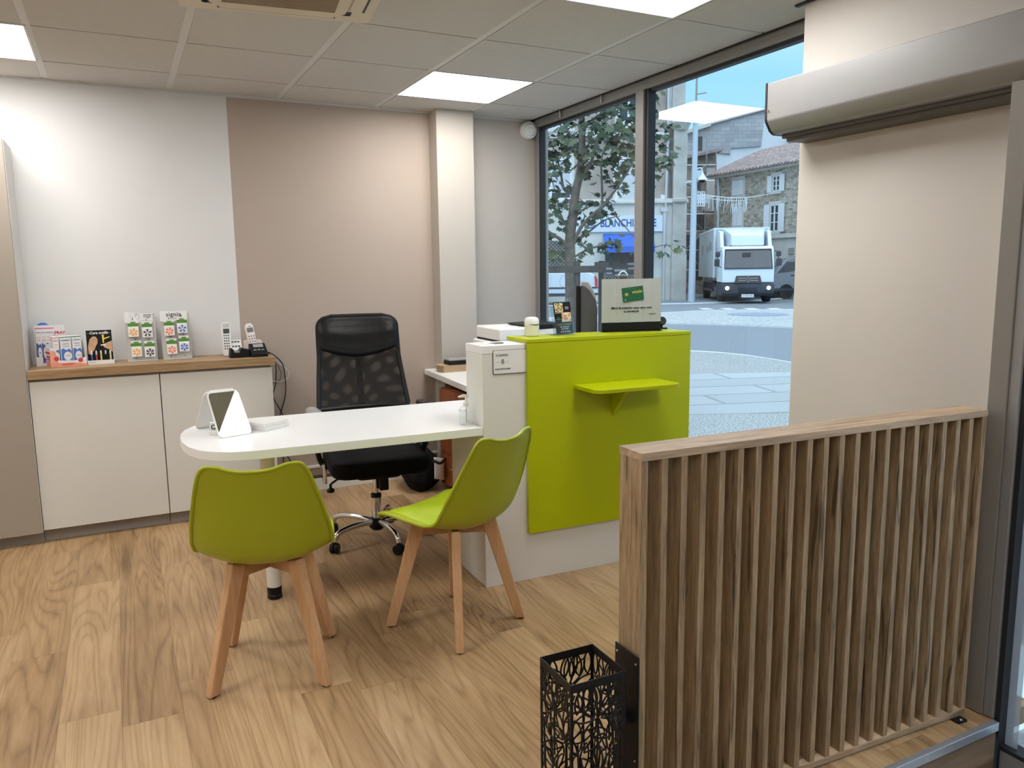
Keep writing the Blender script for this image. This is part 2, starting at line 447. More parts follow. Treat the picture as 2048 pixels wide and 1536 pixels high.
M = {}
M['white_wall'] = P('white_wall_paint', (.68, .675, .67), .75, var=.012, scale=3, bump=.05, bscale=220)
M['beige_wall'] = P('beige_wall_paint', (.42, .345, .29), .75, var=.012, scale=3, bump=.05, bscale=220)
M['pillar_paint'] = P('pillar_paint', (.455, .412, .36), .75, var=.012, scale=3, bump=.05, bscale=220)
M['cream_wall'] = P('cream_wall_paint', (.57, .54, .50), .7, var=.012, scale=3, bump=.05, bscale=220)
M['grey_wall'] = P('grey_beige_wall_paint', (.42, .375, .33), .75, var=.012, scale=3, bump=.05, bscale=220)
M['tile'] = P('ceiling_tile', (.53, .505, .47), .9, var=.02, scale=30, bump=.25, bscale=300)
M['tbar'] = P('ceiling_tbar', (.60, .59, .575), .5, var=.01)
M['floor'] = plank_floor('oak_plank_floor')
M['cab_white'] = P('white_laminate', (.71, .70, .66), .38, var=.008, scale=4)
M['desk_white'] = P('desk_white_laminate', (.80, .80, .795), .30, var=.008, scale=4)
M['taupe'] = P('taupe_laminate', (.36, .315, .265), .45, var=.01, scale=4)
M['plinth'] = P('grey_plinth', (.30, .285, .265), .45, var=.02)
M['lime'] = P('lime_laminate', (.42, .475, .0), .36, var=.008, scale=4, spec=.3)
M['lime_plastic'] = P('lime_moulded_plastic', (.36, .41, .010), .38, var=.01, scale=8)
M['lime_cushion'] = P('lime_cushion', (.38, .50, .006), .42, var=.03, scale=30)
M['beech'] = wood('beech_wood', (.50, .29, .145), (.60, .36, .19), (.66, .42, .24), 'z', .8, .45)
M['beech_rail'] = wood('beech_rail_wood', (.44, .24, .11), (.53, .31, .155), (.60, .37, .2), 'x', .8, .45)
M['oak_slat'] = wood('rustic_oak_slat', (.155, .098, .05), (.31, .212, .12), (.45, .325, .195), 'z', 2.2, .5, cracks=.75)
M['oak_top'] = wood('rustic_oak_board', (.24, .16, .10), (.40, .285, .185), (.52, .39, .27), 'x', 1.6, .5, cracks=.6)
M['oak_edge'] = wood('rustic_oak_edge', (.07, .045, .025), (.20, .13, .075), (.28, .185, .11), 'x', .9, .5)
M['worktop'] = wood('oak_worktop', (.20, .12, .05), (.32, .20, .10), (.41, .275, .15), 'x', 1.2, .4)
M['oak_riser'] = wood('oak_riser_board', (.13, .08, .045), (.22, .14, .085), (.30, .2, .125), 'x', .5, .45)
M['cherry'] = wood('cherry_laminate', (.20, .05, .012), (.27, .075, .02), (.33, .10, .03), 'z', .6, .4)
M['black'] = P('black_plastic', (.008, .008, .009), .4, var=.05, spec=.25)
M['black_satin'] = P('black_powdercoat', (.008, .007, .007), .5, spec=.3, var=.08, scale=200, bump=.1)
M['leather'] = P('black_leather', (.007, .007, .008), .36, var=.05, spec=.3, bump=.25, bscale=260)
M['fabric_black'] = P('black_fabric', (.006, .006, .007), .8, var=.1, spec=.15, bump=.4, bscale=500)
M['mesh'] = moire_mesh('black_mesh_fabric')
M['chrome'] = P('chrome', (.78, .77, .75), .12, 1.0, var=.01)
M['steel'] = P('brushed_steel', (.55, .55, .54), .3, 1.0, var=.04, scale=60)
M['alu'] = P('window_aluminium', (.235, .23, .22), .45, .2, var=.02)
M['alu_grey'] = P('grey_aluminium', (.265, .26, .26), .42, .3, var=.02)
M['nosing'] = P('aluminium_nosing', (.62, .66, .72), .3, .8, var=.05, scale=40)
M['gasket'] = P('black_rubber_gasket', (.01, .01, .012), .55, var=.05)
M['glass'] = glass('window_glass', (.90, .965, .985), 1.40, extra=-.024)
M['clear'] = glass('clear_acrylic', (.93, .95, .95), 1.35, extra=.0)
M['frost'] = veil('frosted_film', (.50, .62, .80), .75)
M['post'] = P('bronze_grey_profile', (.215, .20, .183), .45, .2, var=.02)
M['cream_plastic'] = P('cream_plastic', (.60, .53, .41), .45, var=.01)
M['white_plastic'] = P('white_plastic', (.78, .775, .75), .35, var=.01)
M['grey_plastic'] = P('grey_plastic', (.28, .28, .285), .4, var=.02)
M['silver'] = P('silver_paint', (.45, .46, .49), .3, .6, var=.02)
M['paper'] = P('white_paper', (.76, .755, .75), .7, var=.01)
M['sheet'] = P('sign_sheet', (.66, .64, .61), .6, var=.01)
M['ink'] = P('black_ink', (.012, .012, .013), .7, var=.01, spec=.15)
M['dark_ink'] = P('dark_grey_ink', (.06, .06, .065), .6, var=.01)
M['card'] = P('brown_cardboard', (.42, .30, .17), .8, var=.05, scale=40)
M['lamp'] = emit('led_panel_diffuser', (1.0, .98, .955), LAMP)
M['lamp_frame'] = P('white_lamp_frame', (.75, .75, .74), .4, var=.01)
M['led'] = emit('mirror_led_panel', (.96, .985, 1.0), 2.2)
M['mirror'] = P('mirror_silver', (.62, .64, .58), .03, 1.0, var=.005)
M['green_card'] = P('green_card_print', (.012, .105, .045), .4, var=.02)
M['yellow_ink'] = P('yellow_ink', (.72, .62, .08), .5, var=.02)
M['gold'] = P('gold_chip', (.62, .42, .12), .35, .4, var=.05)
M['pack_green'] = P('green_pack_print', (.07, .22, .025), .5, var=.05)
M['pink'] = P('pink_print', (.75, .14, .28), .5, var=.04)
M['orange'] = P('salmon_print', (.82, .33, .22), .5, var=.08)
M['navy'] = P('navy_print', (.05, .09, .36), .5, var=.08)
M['red'] = P('red_print', (.58, .045, .055), .5, var=.04)
M['blue'] = P('blue_print', (.06, .17, .55), .5, var=.05)
M['orange_ink'] = P('orange_ink', (.78, .36, .05), .5, var=.05)
M['coral_ink'] = P('coral_ink', (.76, .20, .10), .5, var=.05)
M['sky_ink'] = P('sky_ink', (.05, .17, .48), .5, var=.05)
M['skin'] = P('skin_print', (.55, .33, .19), .6, var=.12, scale=60)
M['teal'] = P('teal_print', (.10, .30, .24), .5, var=.1)
M['screen'] = P('grey_screen', (.05, .06, .055), .25, var=.05)
M['brown'] = P('brown_wicker', (.10, .065, .045), .7, var=.2, scale=200)
# ================================================================== the room
CZ = 2.422
XL, XW, YB, YF = -3.6, 2.71, 4.93, -2.6
m = MB()          # floor with the step down to the door cut out
m.prism([(XL, YF), (0.9, YF), (0.9, 1.315), (2.52, 1.315), (2.52, 2.3), (2.66, 2.3), (2.66, YB+.02), (XL, YB+.02)], -.06, 0)
struct(m.build('floor', M['floor']))
m = MB(); m.box(.9, 2.5, YF, 1.30, -.23, -.17); struct(m.build('floor_entrance', M['plinth']))
m = MB(); m.box(.9, 2.313, 1.2985, 1.315, -.006, .0015); m.box(.9, 2.313, 1.2955, 1.2995, -.026, .0015)
struct(m.build('trim_1', M['nosing'], bev=.0008))
m = MB(); m.box(.9, 2.31, 1.302, 1.314, -.17, -.006); struct(m.build('trim_2', M['oak_riser']))
# back wall: white to the left of the painted edge, beige beyond, grey-beige right of the pillar
m = MB()
m.box(XL, .655, YB, YB+.15, -.05, CZ+.1, 0); m.box(.655, 1.95, YB, YB+.15, -.05, CZ+.1, 1); m.box(1.95, 2.80, YB, YB+.15, -.05, CZ+.1, 2)
struct(m.build('wall_back', [M['white_wall'], M['beige_wall'], M['grey_wall']]))
m = MB(); m.box(1.905, 2.163, 4.795, YB+.02, 0, CZ+.05); struct(m.build('wall_pillar', M['pillar_paint']))
m = MB(); m.box(XL-.1, XL, YF-.1, YB, -.05, CZ+.1); struct(m.build('wall_left', M['white_wall']))
m = MB(); m.box(XL-.1, 2.8, YF-.1, YF, -.3, CZ+.1); struct(m.build('wall_front', M['cream_wall']))
m = MB(); m.box(2.51, 2.80, 1.525, 2.36, -.2, CZ+.1); m.box(2.51, 2.80, -.6, 1.525, 2.0, CZ+.1); m.box(2.51, 2.8, YF, -.6, -.3, CZ+.1)
struct(m.build('wall_right', M['cream_wall']))
# baseboard and trunking on the back wall
m = MB(); m.box(.80, 1.905, YB-.012, YB, 0, .078); struct(m.build('baseboard_back', M['white_plastic'], bev=.002))
m = MB(); m.box(.80, 1.905, YB-.008, YB, .082, .10); struct(m.build('shadow_gap_strip', M['brown']))  # brown strip paints the dark shadow gap above the baseboard
m = MB(); m.box(.80, 1.905, YB-.014, YB, .150, .168); struct(m.build('trim_4', M['white_plastic'], bev=.002))
m = MB(); m.box(2.163, 2.65, YB-.012, YB, 0, .078); struct(m.build('baseboard_back', M['white_plastic'], bev=.002))

# ceiling: 0.6 m tiles, wide runners along Y, thin ones across; dark edge trim along the window
m = MB()
m.box(XL, 2.8, YF, YB+.02, CZ+.003, CZ+.08, 1)
LAMPS = [(3, 0), (-1, 0), (3, -3), (-1, -3), (3, -7), (-1, -7), (-5, -1), (-5, -5)]
for i in range(-7, 6):
    for j in range(-12, 3):
        if (i, j) in LAMPS: continue
        x0, x1 = -.25+.6*i+.017, -.25+.6*(i+1)-.017
        y0, y1 = 3.93+.6*j+.007, 3.93+.6*(j+1)-.007
        x0 = max(x0, XL); x1 = min(x1, 2.655); y0 = max(y0, YF); y1 = min(y1, YB-.004)
        if x1-x0 < .02 or y1-y0 < .02: continue
        m.box(x0, x1, y0, y1, CZ, CZ+.012, 0)
struct(m.build('ceiling', [M['tile'], M['tbar']]))
m = MB(); m.box(XL, 2.66, YB-.012, YB, CZ-.012, CZ+.008); struct(m.build('trim_5', M['tbar']))
m = MB(); m.box(2.655, 2.672, 2.2, YB, CZ-.006, CZ+.01); m.box(2.495, 2.515, 1.9, 2.40, CZ-.008, CZ+.004)
struct(m.build('trim_6', M['gasket']))

# ------------------------------------------------------------------ shop window
w = sempty('window_1', (0, 0, 0))
m = MB()
m.box(2.672, 2.75, 2.30, YB, 2.368, CZ+.01)             # head rail
m.box(2.668, 2.69, 2.30, YB, 2.398, CZ)
m.box(2.69, 2.75, 4.865, YB, 0, 2.368)                  # jamb
m.box(2.665, 2.75, 3.628, 3.703, 0, 2.368)              # mullion
m.box(2.69, 2.75, 2.30, YB, -.05, .06)
m.build('frame', M['alu'], w, bev=.003)
m = MB()
for y0, y1 in ((2.30, 3.602), (3.703, 4.865)):
    m.box(2.692, 2.73, y0, y1, 2.352, 2.368)
    m.box(2.692, 2.73, y0, y1, .06, .075)
m.box(2.68, 2.73, 3.602, 3.628, .06, 2.368); m.box(2.692, 2.73, 3.703, 3.71, .06, 2.36)
m.box(2.692, 2.73, 4.845, 4.865, .06, 2.36)
m.build('gasket', M['gasket'], w)
for y0, y1 in ((2.30, 3.612), (3.700, 4.855)):
    m = MB(); m.add([(2.715, y0, .065), (2.715, y1, .065), (2.715, y1, 2.362), (2.715, y0, 2.362)], [(0, 1, 2, 3)])
    m.build('pane', M['glass'], w)
for y, wh in ((4.52, 'nearer the alarm siren in the corner'), (4.04, 'nearer the window mullion')):
    h = thing('curtain_hook', 'small bright metal hook on window head rail, '+wh, 'hook', (2.66, y, 2.39), 0, 'hooks on the window head rail')
    m = MB(); m.lathe([(.003, -.018), (.006, -.016), (.006, .02), (.003, .022)], 10); m.build('pin', M['steel'], h, smooth=True)
    m = MB(); m.box(-.004, .012, -.008, .008, .018, .026); m.build('bracket', M['alu'], h)

# ------------------------------------------------------------------ sliding entrance door at the right
d = sempty('door_1', (0, 0, 0))
m = MB(); m.box(2.305, 2.40, 1.347, 1.402, .002, 1.90); m.build('frame_profile', M['post'], d, bev=.002)
m = MB(); m.box(2.312, 2.40, 1.316, 1.347, .002, 1.90); m.box(2.335, 2.40, .2, 1.30, -.17, -.098); m.box(2.335, 2.40, .2, .27, -.1, 1.9)
m.build('frame', M['alu_grey'], d, bev=.002)
m = MB(); m.box(2.322, 2.40, 1.300, 1.316, -.17, 1.90); m.box(2.334, 2.39, .27, 1.300, -.098, -.085); m.build('gasket', M['gasket'], d)
m = MB(); m.add([(2.36, .27, -.09), (2.36, 1.302, -.09), (2.36, 1.302, 1.9), (2.36, .27, 1.9)], [(0, 1, 2, 3)]); m.build('pane', M['glass'], d)
m = MB(); m.add([(2.3585, 1.262, -.085), (2.3585, 1.300, -.085), (2.3585, 1.300, 1.9), (2.3585, 1.262, 1.9)], [(0, 1, 2, 3)]); m.build('frosted_strip', M['frost'], d)
m = MB(); m.lathe([(0, -.001), (.005, -.001), (.005, .001), (0, .001)], 12, (2.352, 1.285, .585), Matrix.Rotation(PI/2, 4, 'Y')); m.build('sticker', M['teal'], d)
m = MB(); m.box(2.472, 2.509, 1.402, 1.50, -.17, 1.90); m.build('jamb', M['cream_wall'], d)

# door operator housing above
o = thing('door_operator', 'long grey metal sliding door operator housing high on right wall', 'door operator', (2.51, 0, 1.905))
prof = [(-.2, .19), (-.2, .055), (-.197, .045), (-.175, .012), (-.160, .002), (-.150, 0), (0, 0), (0, .19)]
m = MB(); m.prism(prof, -.55, 2.345, 'y'); m.build('housing', M['alu_grey'], o, bev=.003)
m = MB(); m.prism([(a*1.006-.0, b*1.01-.001) for a, b in prof], 2.345, 2.354, 'y'); m.build('end_cap', M['gasket'], o)
m = MB(); m.lathe([(0, 0), (.006, 0), (.005, .004), (0, .005)], 10, (-.2, 2.333, .085), Matrix.Rotation(-PI/2, 4, 'Y')); m.build('screw', M['chrome'], o, smooth=True)
m = MB(); m.box(-.125, -.002, -.55, 2.335, -.014, 0); m.box(-.11, -.002, -.55, 2.325, -.026, -.014); m.build('rail', P('dark_bronze_rail', (.085, .072, .06), .5, var=.03), o)

# ------------------------------------------------------------------ ceiling fittings
where = {(3, 0): 'square LED ceiling panel in front of the pillar', (-1, 0): 'square LED ceiling panel cut by the left picture edge', (3, -3): 'square LED ceiling panel nearest the window operator, cut by top edge'}
for (i, j) in LAMPS:
    x0, y0 = -.25+.6*i, 3.93+.6*j
    lb = where.get((i, j), 'square LED ceiling panel further inside the shop')
    t = thing('ceiling_light', lb, 'ceiling light', (x0+.3, y0+.3, CZ), 0, 'LED panels in the tiled ceiling')
    m = MB(); m.box(-.293, .293, -.293, .293, -.002, .012); m.build('diffuser', M['lamp'], t)
    m = MB()
    for a in ((-.3, .3, .290, .298), (-.3, .3, -.298, -.290), (-.298, -.290, -.29, .29), (.290, .298, -.29, .29)): m.box(*a, -.004, .012)
    m.build('frame', M['lamp_frame'], t)

t = thing('air_conditioner', 'cream ceiling cassette air conditioner with slatted grille', 'air conditioner', (.606, 2.953, CZ), math.radians(-7.2))
m = MB(); m.prism(rrect(.72, .72, .02), -.022, 0); 
m.build('cover', M['cream_plastic'], t, bev=.004)
m = MB()
m.prism(rrect(.50, .50, .03), -.034, -.0225); m.build('panel', M['cream_plastic'], t, bev=.003)
m = MB()
for k in range(34): m.box(-.205, .205, -.205+k*.0122, -.205+k*.0122+.0065, -.040, -.0345)
m.build('grille', P('beige_grille', (.34, .26, .17), .6, var=.05), t)
for k in range(4):
    R_ = Matrix.Rotation(k*PI/2, 4, 'Z')
    m = MB(); m.box(-.215, .215, .262, .312, -.0275, -.0228, 0, R_); m.build('louver', M['cream_plastic'], t, bev=.003)
    m = MB(); m.box(-.22, .22, .312, .322, -.0245, -.022, 0, R_); m.box(-.27, -.235, .255, .275, -.0245, -.022, 0, R_); m.box(.235, .27, .255, .275, -.0245, -.022, 0, R_)
    m.build('air_slot', M['gasket'], t)

t = thing('alarm_siren', 'round white alarm siren in the corner beside window top', 'alarm siren', (2.632, YB, 2.352))
RX = Matrix.Rotation(PI/2, 4, 'X')
m = MB(); m.lathe([(0, 0), (.056, 0), (.058, .012), (.057, .045), (.052, .052), (.044, .052), (.042, .046), (0, .046)], 32, M=RX); m.build('base', M['white_plastic'], t, smooth=True)
m = MB(); m.lathe([(0, .046), (.040, .046), (.040, .056), (.034, .062), (.026, .062), (.024, .058), (.014, .058), (.012, .066), (.006, .069), (0, .069)], 28, M=RX); m.build('sounder', M['white_plastic'], t, smooth=True)

# ------------------------------------------------------------------ cabinets against the back wall
t = thing('tall_cabinet', 'tall taupe cabinet with white side panel, cut by left edge', 'cabinet', (-1.05, 4.6, 0))
m = MB(); m.box(0, .615, .02, .328, .06, 2.06); m.build('body', M['cab_white'], t, bev=.001)
m = MB(); m.box(.002, .3, 0, .019, .062, 2.058); m.build('door', M['taupe'], t, bev=.001)
m = MB(); m.box(.303, .611, 0, .019, .062, 2.058); m.build('door', M['taupe'], t, bev=.001)
m = MB(); m.box(0, .615, .055, .328, 0, .06); m.build('plinth', M['plinth'], t)
for i, (x0, x1, lb) in enumerate(((-.433, .1765, 'white low cupboard under the oak worktop, beside the tall taupe cabinet'), (.1795, .775, 'white low cupboard under the oak worktop, end unit by hanging cables'))):
    t = thing('low_cabinet', lb, 'cabinet', (x0, 4.62, 0), 0, 'low white cupboards')
    W_ = x1-x0
    m = MB(); m.box(0, W_, .02, .308, .068, .862); m.build('body', M['cab_white'], t, bev=.0008)
    m = MB(); m.box(.0015, W_-.0005, 0, .019, .070, .856); m.build('door', M['cab_white'], t, bev=.0008)
    m = MB(); m.box(0, W_, .045, .308, 0, .068); m.build('plinth', M['plinth'], t)
m = MB(); m.box(-.433, .792, 4.598, 4.929, .869, .915)
tag(m.build('worktop', M['worktop'], bev=.0015), 'long oak worktop lying over the white low cupboards', 'worktop')
# ================================================================== reception counter and desk
KC, RC = Vector((1.366, 2.98, 0)), math.radians(-2.2)
CM = Matrix.Translation(KC) @ Matrix.Rotation(RC, 4, 'Z')
def cpos(u, v, z=0.0): return tuple(CM @ Vector((u, v, z)))

ct = thing('reception_counter', 'white reception counter with lime green front panel and small shelf', 'counter', tuple(KC), RC)
m = MB(); m.box(0, 1.062, 0, .19, 0, 1.0395); m.box(.204, 1.062, .0, .19, 1.0395, 1.0785); m.box(0, 1.062, .19, .40, 0, .688)
m.build('body', M['cab_white'], ct, bev=.001)
m = MB(); m.box(-.001, .2035, -.001, .191, 1.0405, 1.074); m.build('cap', M['desk_white'], ct, bev=.001)
m = MB(); m.box(.205, 1.072, -.0205, -.0005, .222, 1.0785); m.build('front_panel', M['lime'], ct, bev=.001)
m = MB(); m.box(.204, 1.073, -.0215, .196, 1.0797, 1.095); m.build('top', M['lime'], ct, bev=.001)
out = [(.432, -.0206)] + [(.432+.045-.045*math.cos(a), -.185-.04*math.sin(a)) for a in [k*PI/12 for k in range(7)]] + \
      [(.877-.045+.045*math.sin(a), -.185-.04*math.cos(a)) for a in [k*PI/12 for k in range(7)]] + [(.877, -.0206)]
m = MB(); m.prism(out, .865, .881); sh = m.build('shelf', M['lime'], ct, bev=.001)
m = MB(); m.prism([(-.0206, .722), (-.0206, .8645), (-.150, .8645)], .632, .648, 'x'); m.build('bracket', M['lime'], ct, bev=.0008)

dk = thing('desk', 'long white desk with a rounded left end, joined to the counter', 'desk', tuple(KC), RC)
pts = [(-.0015, 0), (-.4, 0), (-.80, 0), (-.93, .002), (-1.02, .018), (-1.085, .055), (-1.135, .115), (-1.168, .195), (-1.186, .29), (-1.192, .39), (-1.186, .48), (-1.168, .565), (-1.13, .64), (-1.07, .69), (-.98, .716), (-.86, .722), (.19, .722), (.19, .405), (.19, .1925), (-.0015, .1925)]
m = MB(); m.prism(pts, .689, .724); m.build('desktop', M['desk_white'], dk, bev=.0015, smooth=True)
m = MB(); m.lathe([(.030, .055), (.030, .689)], 24, (-.863, .311, 0)); lg = m.build('leg', M['white_plastic'], dk, smooth=True)
m = MB(); m.lathe([(.026, 0), (.031, .004), (.031, .018), (.027, .022), (.031, .028), (.031, .054), (.028, .056)], 24, (-.863, .311, 0)); m.build('foot', M['black'], lg, smooth=True)

# plaque on the column (its scan code is left out)
t = thing('plaque', 'white plaque reading SCANNEZ on the counter column', 'sign', cpos(.134, -.0005, 1.002), RC)
m = MB(); m.prism(rrect(.172, .1045, .007, 4), -.0022, 0, 'y'); m.build('backing', M['ink'], t)
m = MB(); m.prism(rrect(.169, .1005, .006, 4, .0005, .0007), -.0042, -.0024, 'y'); m.build('plate', M['paper'], t)
text('SCANNEZ :', .0125, M['ink'], t, (-.041, -.0045, .030))
text('POUR DÉCOUVRIR', .0085, M['ink'], t, (-.041, -.0045, -.030), bold=.0002)
m = MB(); m.tube([(x-.041, -.0046, z) for x, z in rrect(.011, .017, .004, 3)], .0009, 5, True); m.box(-.0455, -.0365, -.005, -.0043, .0085, .0115); m.box(-.0435, -.0385, -.005, -.0043, -.003, .002)
m.box(-.070, -.052, -.0048, -.0042, -.0004, .0002); m.box(-.030, -.012, -.0048, -.0042, -.0004, .0002)
m.build('symbol', M['ink'], t)
t = thing('leaflet', 'printed white leaflet lying on the counter column top', 'leaflet', cpos(.115, .085, 1.0742), RC+.12)
m = MB(); m.prism(rrect(.135, .10, .003, 2), 0, .0012); m.build('sheet', M['paper'], t)
m = MB()
for k in range(9): m.box(-.045+.01*(k % 3), .03+.004*k-.02, -.03+.008*k, -.026+.008*k, .0013, .0016)
m.build('print', M['dark_ink'], t)

ZT = 1.0952
t = thing('humidifier', 'small rounded white scent diffuser on green counter top', 'diffuser', cpos(.302, .135, ZT), RC)
m = MB(); m.lathe([(.030, 0), (.0335, .003), (.0340, .045), (.0338, .050)], 36); m.build('body', P('cream_translucent', (.72, .72, .60), .3, var=.01), t, smooth=True)
m = MB(); m.lathe([(.0338, .0503), (.0340, .062), (.0325, .074), (.027, .083), (.015, .0865), (0, .087)], 36); m.build('dome', M['white_plastic'], t, smooth=True)
m = MB()
m.grid(lambda a, b: (.0346*math.sin((a-.5)*1.9+.15), -.0346*math.cos((a-.5)*1.9+.15), .0575-.004*(b)*math.sin(PI*a)-.0035*math.sin(PI*a)), 14, 2); m.build('slot', M['dark_ink'], t, solid=.0006)

# flyer in a clear holder
t = thing('flyer_holder', 'clear acrylic holder on the counter top holding a black flyer', 'flyer holder', cpos(.452, .112, ZT), RC+math.radians(14))
TL = Matrix.Rotation(math.radians(-10), 4, 'X')
m = MB(); m.box(-.058, .058, -.022, .045, 0, .003); m.box(-.058, .058, .000, .003, .003, .172, 0, TL); m.box(-.058, .058, -.022, -.0195, .003, .075, 0, TL); m.box(-.058, -.0555, -.022, .0, .003, .075, 0, TL); m.box(.0555, .058, -.022, .0, .003, .075, 0, TL)
m.build('holder', M['clear'], t)
t2 = thing('flyer', 'black restaurant flyer with two food pictures, standing in clear holder', 'flyer', cpos(.452, .112, ZT), RC+math.radians(14))
FL = bpy.data.objects.new('card', None)
m = MB(); m.box(-.0525, .0525, -.014, -.0125, .004, .150); fl = m.build('card', M['ink'], t2); fl.rotation_euler = (math.radians(-10), 0, 0)
def food(name, stops):
    mm, nt, b = mk(name); tc = N(nt, 'ShaderNodeTexCoord'); v = N(nt, 'ShaderNodeTexVoronoi'); v.inputs['Scale'].default_value = 130
    nt.links.new(tc.outputs['Object'], v.inputs['Vector']); s_ = N(nt, 'ShaderNodeSeparateColor'); nt.links.new(v.outputs['Color'], s_.inputs[0])
    r = N(nt, 'ShaderNodeValToRGB'); el = r.color_ramp.elements
    el[0].color = (*stops[0], 1); el[1].color = (*stops[-1], 1)
    for i, c in enumerate(stops[1:-1]): k = el.new((i+1)/(len(stops)-1)); k.color = (*c, 1)
    nt.links.new(s_.outputs[0], r.inputs[0]); nt.links.new(r.outputs[0], b.inputs['Base Color']); return mm
m = MB(); m.box(-.047, .004, -.0146, -.0141, .098, .146); m.build('picture', food('salad_picture', [(.35, .05, .03), (.12, .16, .04), (.62, .45, .2), (.70, .62, .45)]), fl)
m = MB(); m.box(-.010, .049, -.0146, -.0141, .058, .102); m.build('picture', food('dish_picture', [(.40, .10, .04), (.62, .32, .12), (.75, .6, .4), (.7, .68, .6)]), fl)
text('CHEZ MARIO', .0145, P('pale_green_ink', (.22, .34, .14), .6), fl, (0, -.0147, .046))
text('café, restaurant\nsalon de thé', .0092, M['paper'], fl, (0, -.0147, .031))
text('04 90 77 12 30', .0095, M['paper'], fl, (.002, -.0147, .013))
text('Cuisine\nmaison', .0075, M['paper'], fl, (.027, -.0147, .122))
text('Plats\ndu jour', .0075, P('green_ink', (.1, .3, .12), .6), fl, (-.030, -.0147, .075))
bpy.data.objects.remove(FL)

# welcome sign
t = thing('sign', 'white sign with green card picture in black-based clear stand', 'sign', cpos(.826, .118, ZT), RC+math.radians(-12))
m = MB(); m.box(-.150, .150, -.022, .022, 0, .004); m.box(-.150, .150, -.0045, -.0015, .004, .044); m.build('base', M['black'], t, bev=.001)
m = MB(); m.box(-.150, .150, -.0012, .0012, .0445, .250); m.build('sheet', M['sheet'], t)
m = MB(); m.box(-.152, .152, -.0034, -.0018, .0445, .253); m.box(-.152, .152, .0018, .0034, .0045, .253); m.build('acrylic', M['clear'], t)
tl = Matrix.Translation((.005, 0, .178)) @ Matrix.Rotation(math.radians(-6.5), 4, 'Y')
m = MB(); m.prism(rrect(.108, .068, .005, 4), -.0046, -.0036, 'y', 0, tl); gc = m.build('card_picture', M['green_card'], t)
e_ = (PI/2, math.radians(-6.5), 0)
def oncard(x, z): return tuple(tl @ Vector((x, -.0049, z)))
m = MB(); m.prism(rrect(.016, .013, .002, 3), -.0054, -.0046, 'y', 0, tl @ Matrix.Translation((-.032, 0, .002))); m.build('chip', M['gold'], gc)
text('vitale', .021, M['yellow_ink'], gc, oncard(.022, .009), (PI/2, math.radians(6.5)*-1, 0), bold=.0003, space=1.12)
text("carte d'assurance maladie", .0065, M['pack_green'], gc, oncard(-.002, .027), e_)
m = MB(); m.prism([(-.044, -.023), (-.041, -.0195), (-.038, -.023), (-.041, -.0265)], -.0052, -.0046, 'y', 0, tl); m.build('mark', M['paper'], gc)
text('Merci de présenter votre carte vitale', .0138, M['ink'], t, (0, -.0037, .113), bold=.0002, shear=.12)
text('au secrétariat', .0138, M['ink'], t, (-.002, -.0037, .096), bold=.0002, shear=.12)
text('La Direction', .0075, M['dark_ink'], t, (.105, -.0037, .083), shear=.2)

t = thing('webcam', 'round black webcam on flat foot at counter top end', 'webcam', cpos(1.035, .165, ZT), RC+math.radians(-25))
m = MB(); m.prism(rrect(.055, .035, .006), 0, .007); m.tube([(0, 0, .006), (0, .002, .02)], .006, 10); m.build('foot', M['black'], t, bev=.001)
m = MB(); m.lathe([(0, -.016), (.016, -.016), (.021, -.010), (.022, .010), (.017, .018), (0, .019)], 24, (0, 0, .040), Matrix.Rotation(PI/2, 4, 'X')); hd = m.build('body', M['black'], t, smooth=True)
m = MB(); m.lathe([(.013, .0185), (.014, .022), (.010, .022), (.008, .0195), (0, .0195)], 20, (0, 0, .040), Matrix.Rotation(PI/2, 4, 'X')); m.build('lens', M['dark_ink'], hd, smooth=True)

# ------------------------------------------------------------------ return desk along the window
t = thing('return_desk', 'white return desk behind the counter along the shop window', 'desk', (0, 0, 0))
m = MB(); m.prism([(1.826, 4.925), (1.752, 4.05), (1.71, 3.42), (2.60, 3.39), (2.66, 4.79), (1.90, 4.79), (1.90, 4.925)], .705, .74); m.build('desktop', M['desk_white'], t, bev=.0015)
m = MB(); m.box(1.865, 1.90, 4.66, 4.78, 0, .704); m.build('side_panel', M['plinth'], t)
m = MB(); m.box(2.56, 2.595, 3.45, 4.7, 0, .704); m.build('side_panel', M['cab_white'], t)
t = thing('drawer_pedestal', 'orange-brown wooden drawer pedestal under the return desk', 'drawer unit', (1.815, 4.375, 0), math.radians(4))
m = MB(); m.box(.018, .46, -.22, .22, .03, .66); m.build('carcass', M['cherry'], t, bev=.001)
for z0, z1 in ((.035, .235), (.24, .44), (.445, .655)):
    m = MB(); m.box(0, .0175, -.218, .218, z0, z1); dr = m.build('drawer', M['cherry'], t, bev=.001)
    zc = (z0+z1)/2+.03
    m = MB(); m.tube(cr([(-.0, .06, zc), (-.022, .055, zc), (-.028, 0, zc), (-.022, -.055, zc), (0, -.06, zc)], 5), .0045, 8); m.build('handle', M['chrome'], dr, smooth=True)
for sx in (.06, .42):
    for sy in (-.18, .18): m = MB(); m.lathe([(.018, 0), (.02, .004), (.02, .026), (.01, .03)], 12, (sx, sy, 0)); m.build('glide', M['black'], t)
t = thing('backpack', 'slumped black bag with pale front patch beside drawer pedestal', 'bag', (1.675, 4.66, 0))
rb = random.Random(3)
ph = [rb.uniform(0, 6) for _ in range(9)]
def bag(a, b):
    th = 2*PI*a; z = b
    r = .5*math.sin(PI*min(1, .12+.88*b))**.55
    r *= 1+.10*math.sin(3*th+ph[0]+4*z)+.06*math.sin(7*th+ph[1]+9*z)+.05*math.sin(11*th+ph[2])*math.sin(6*z)
    if b > .995: r = 0
    return (.24*r*1.0*math.cos(th), .34*r*math.sin(th), .275*z*(1+.08*math.sin(2*th+ph[3])))
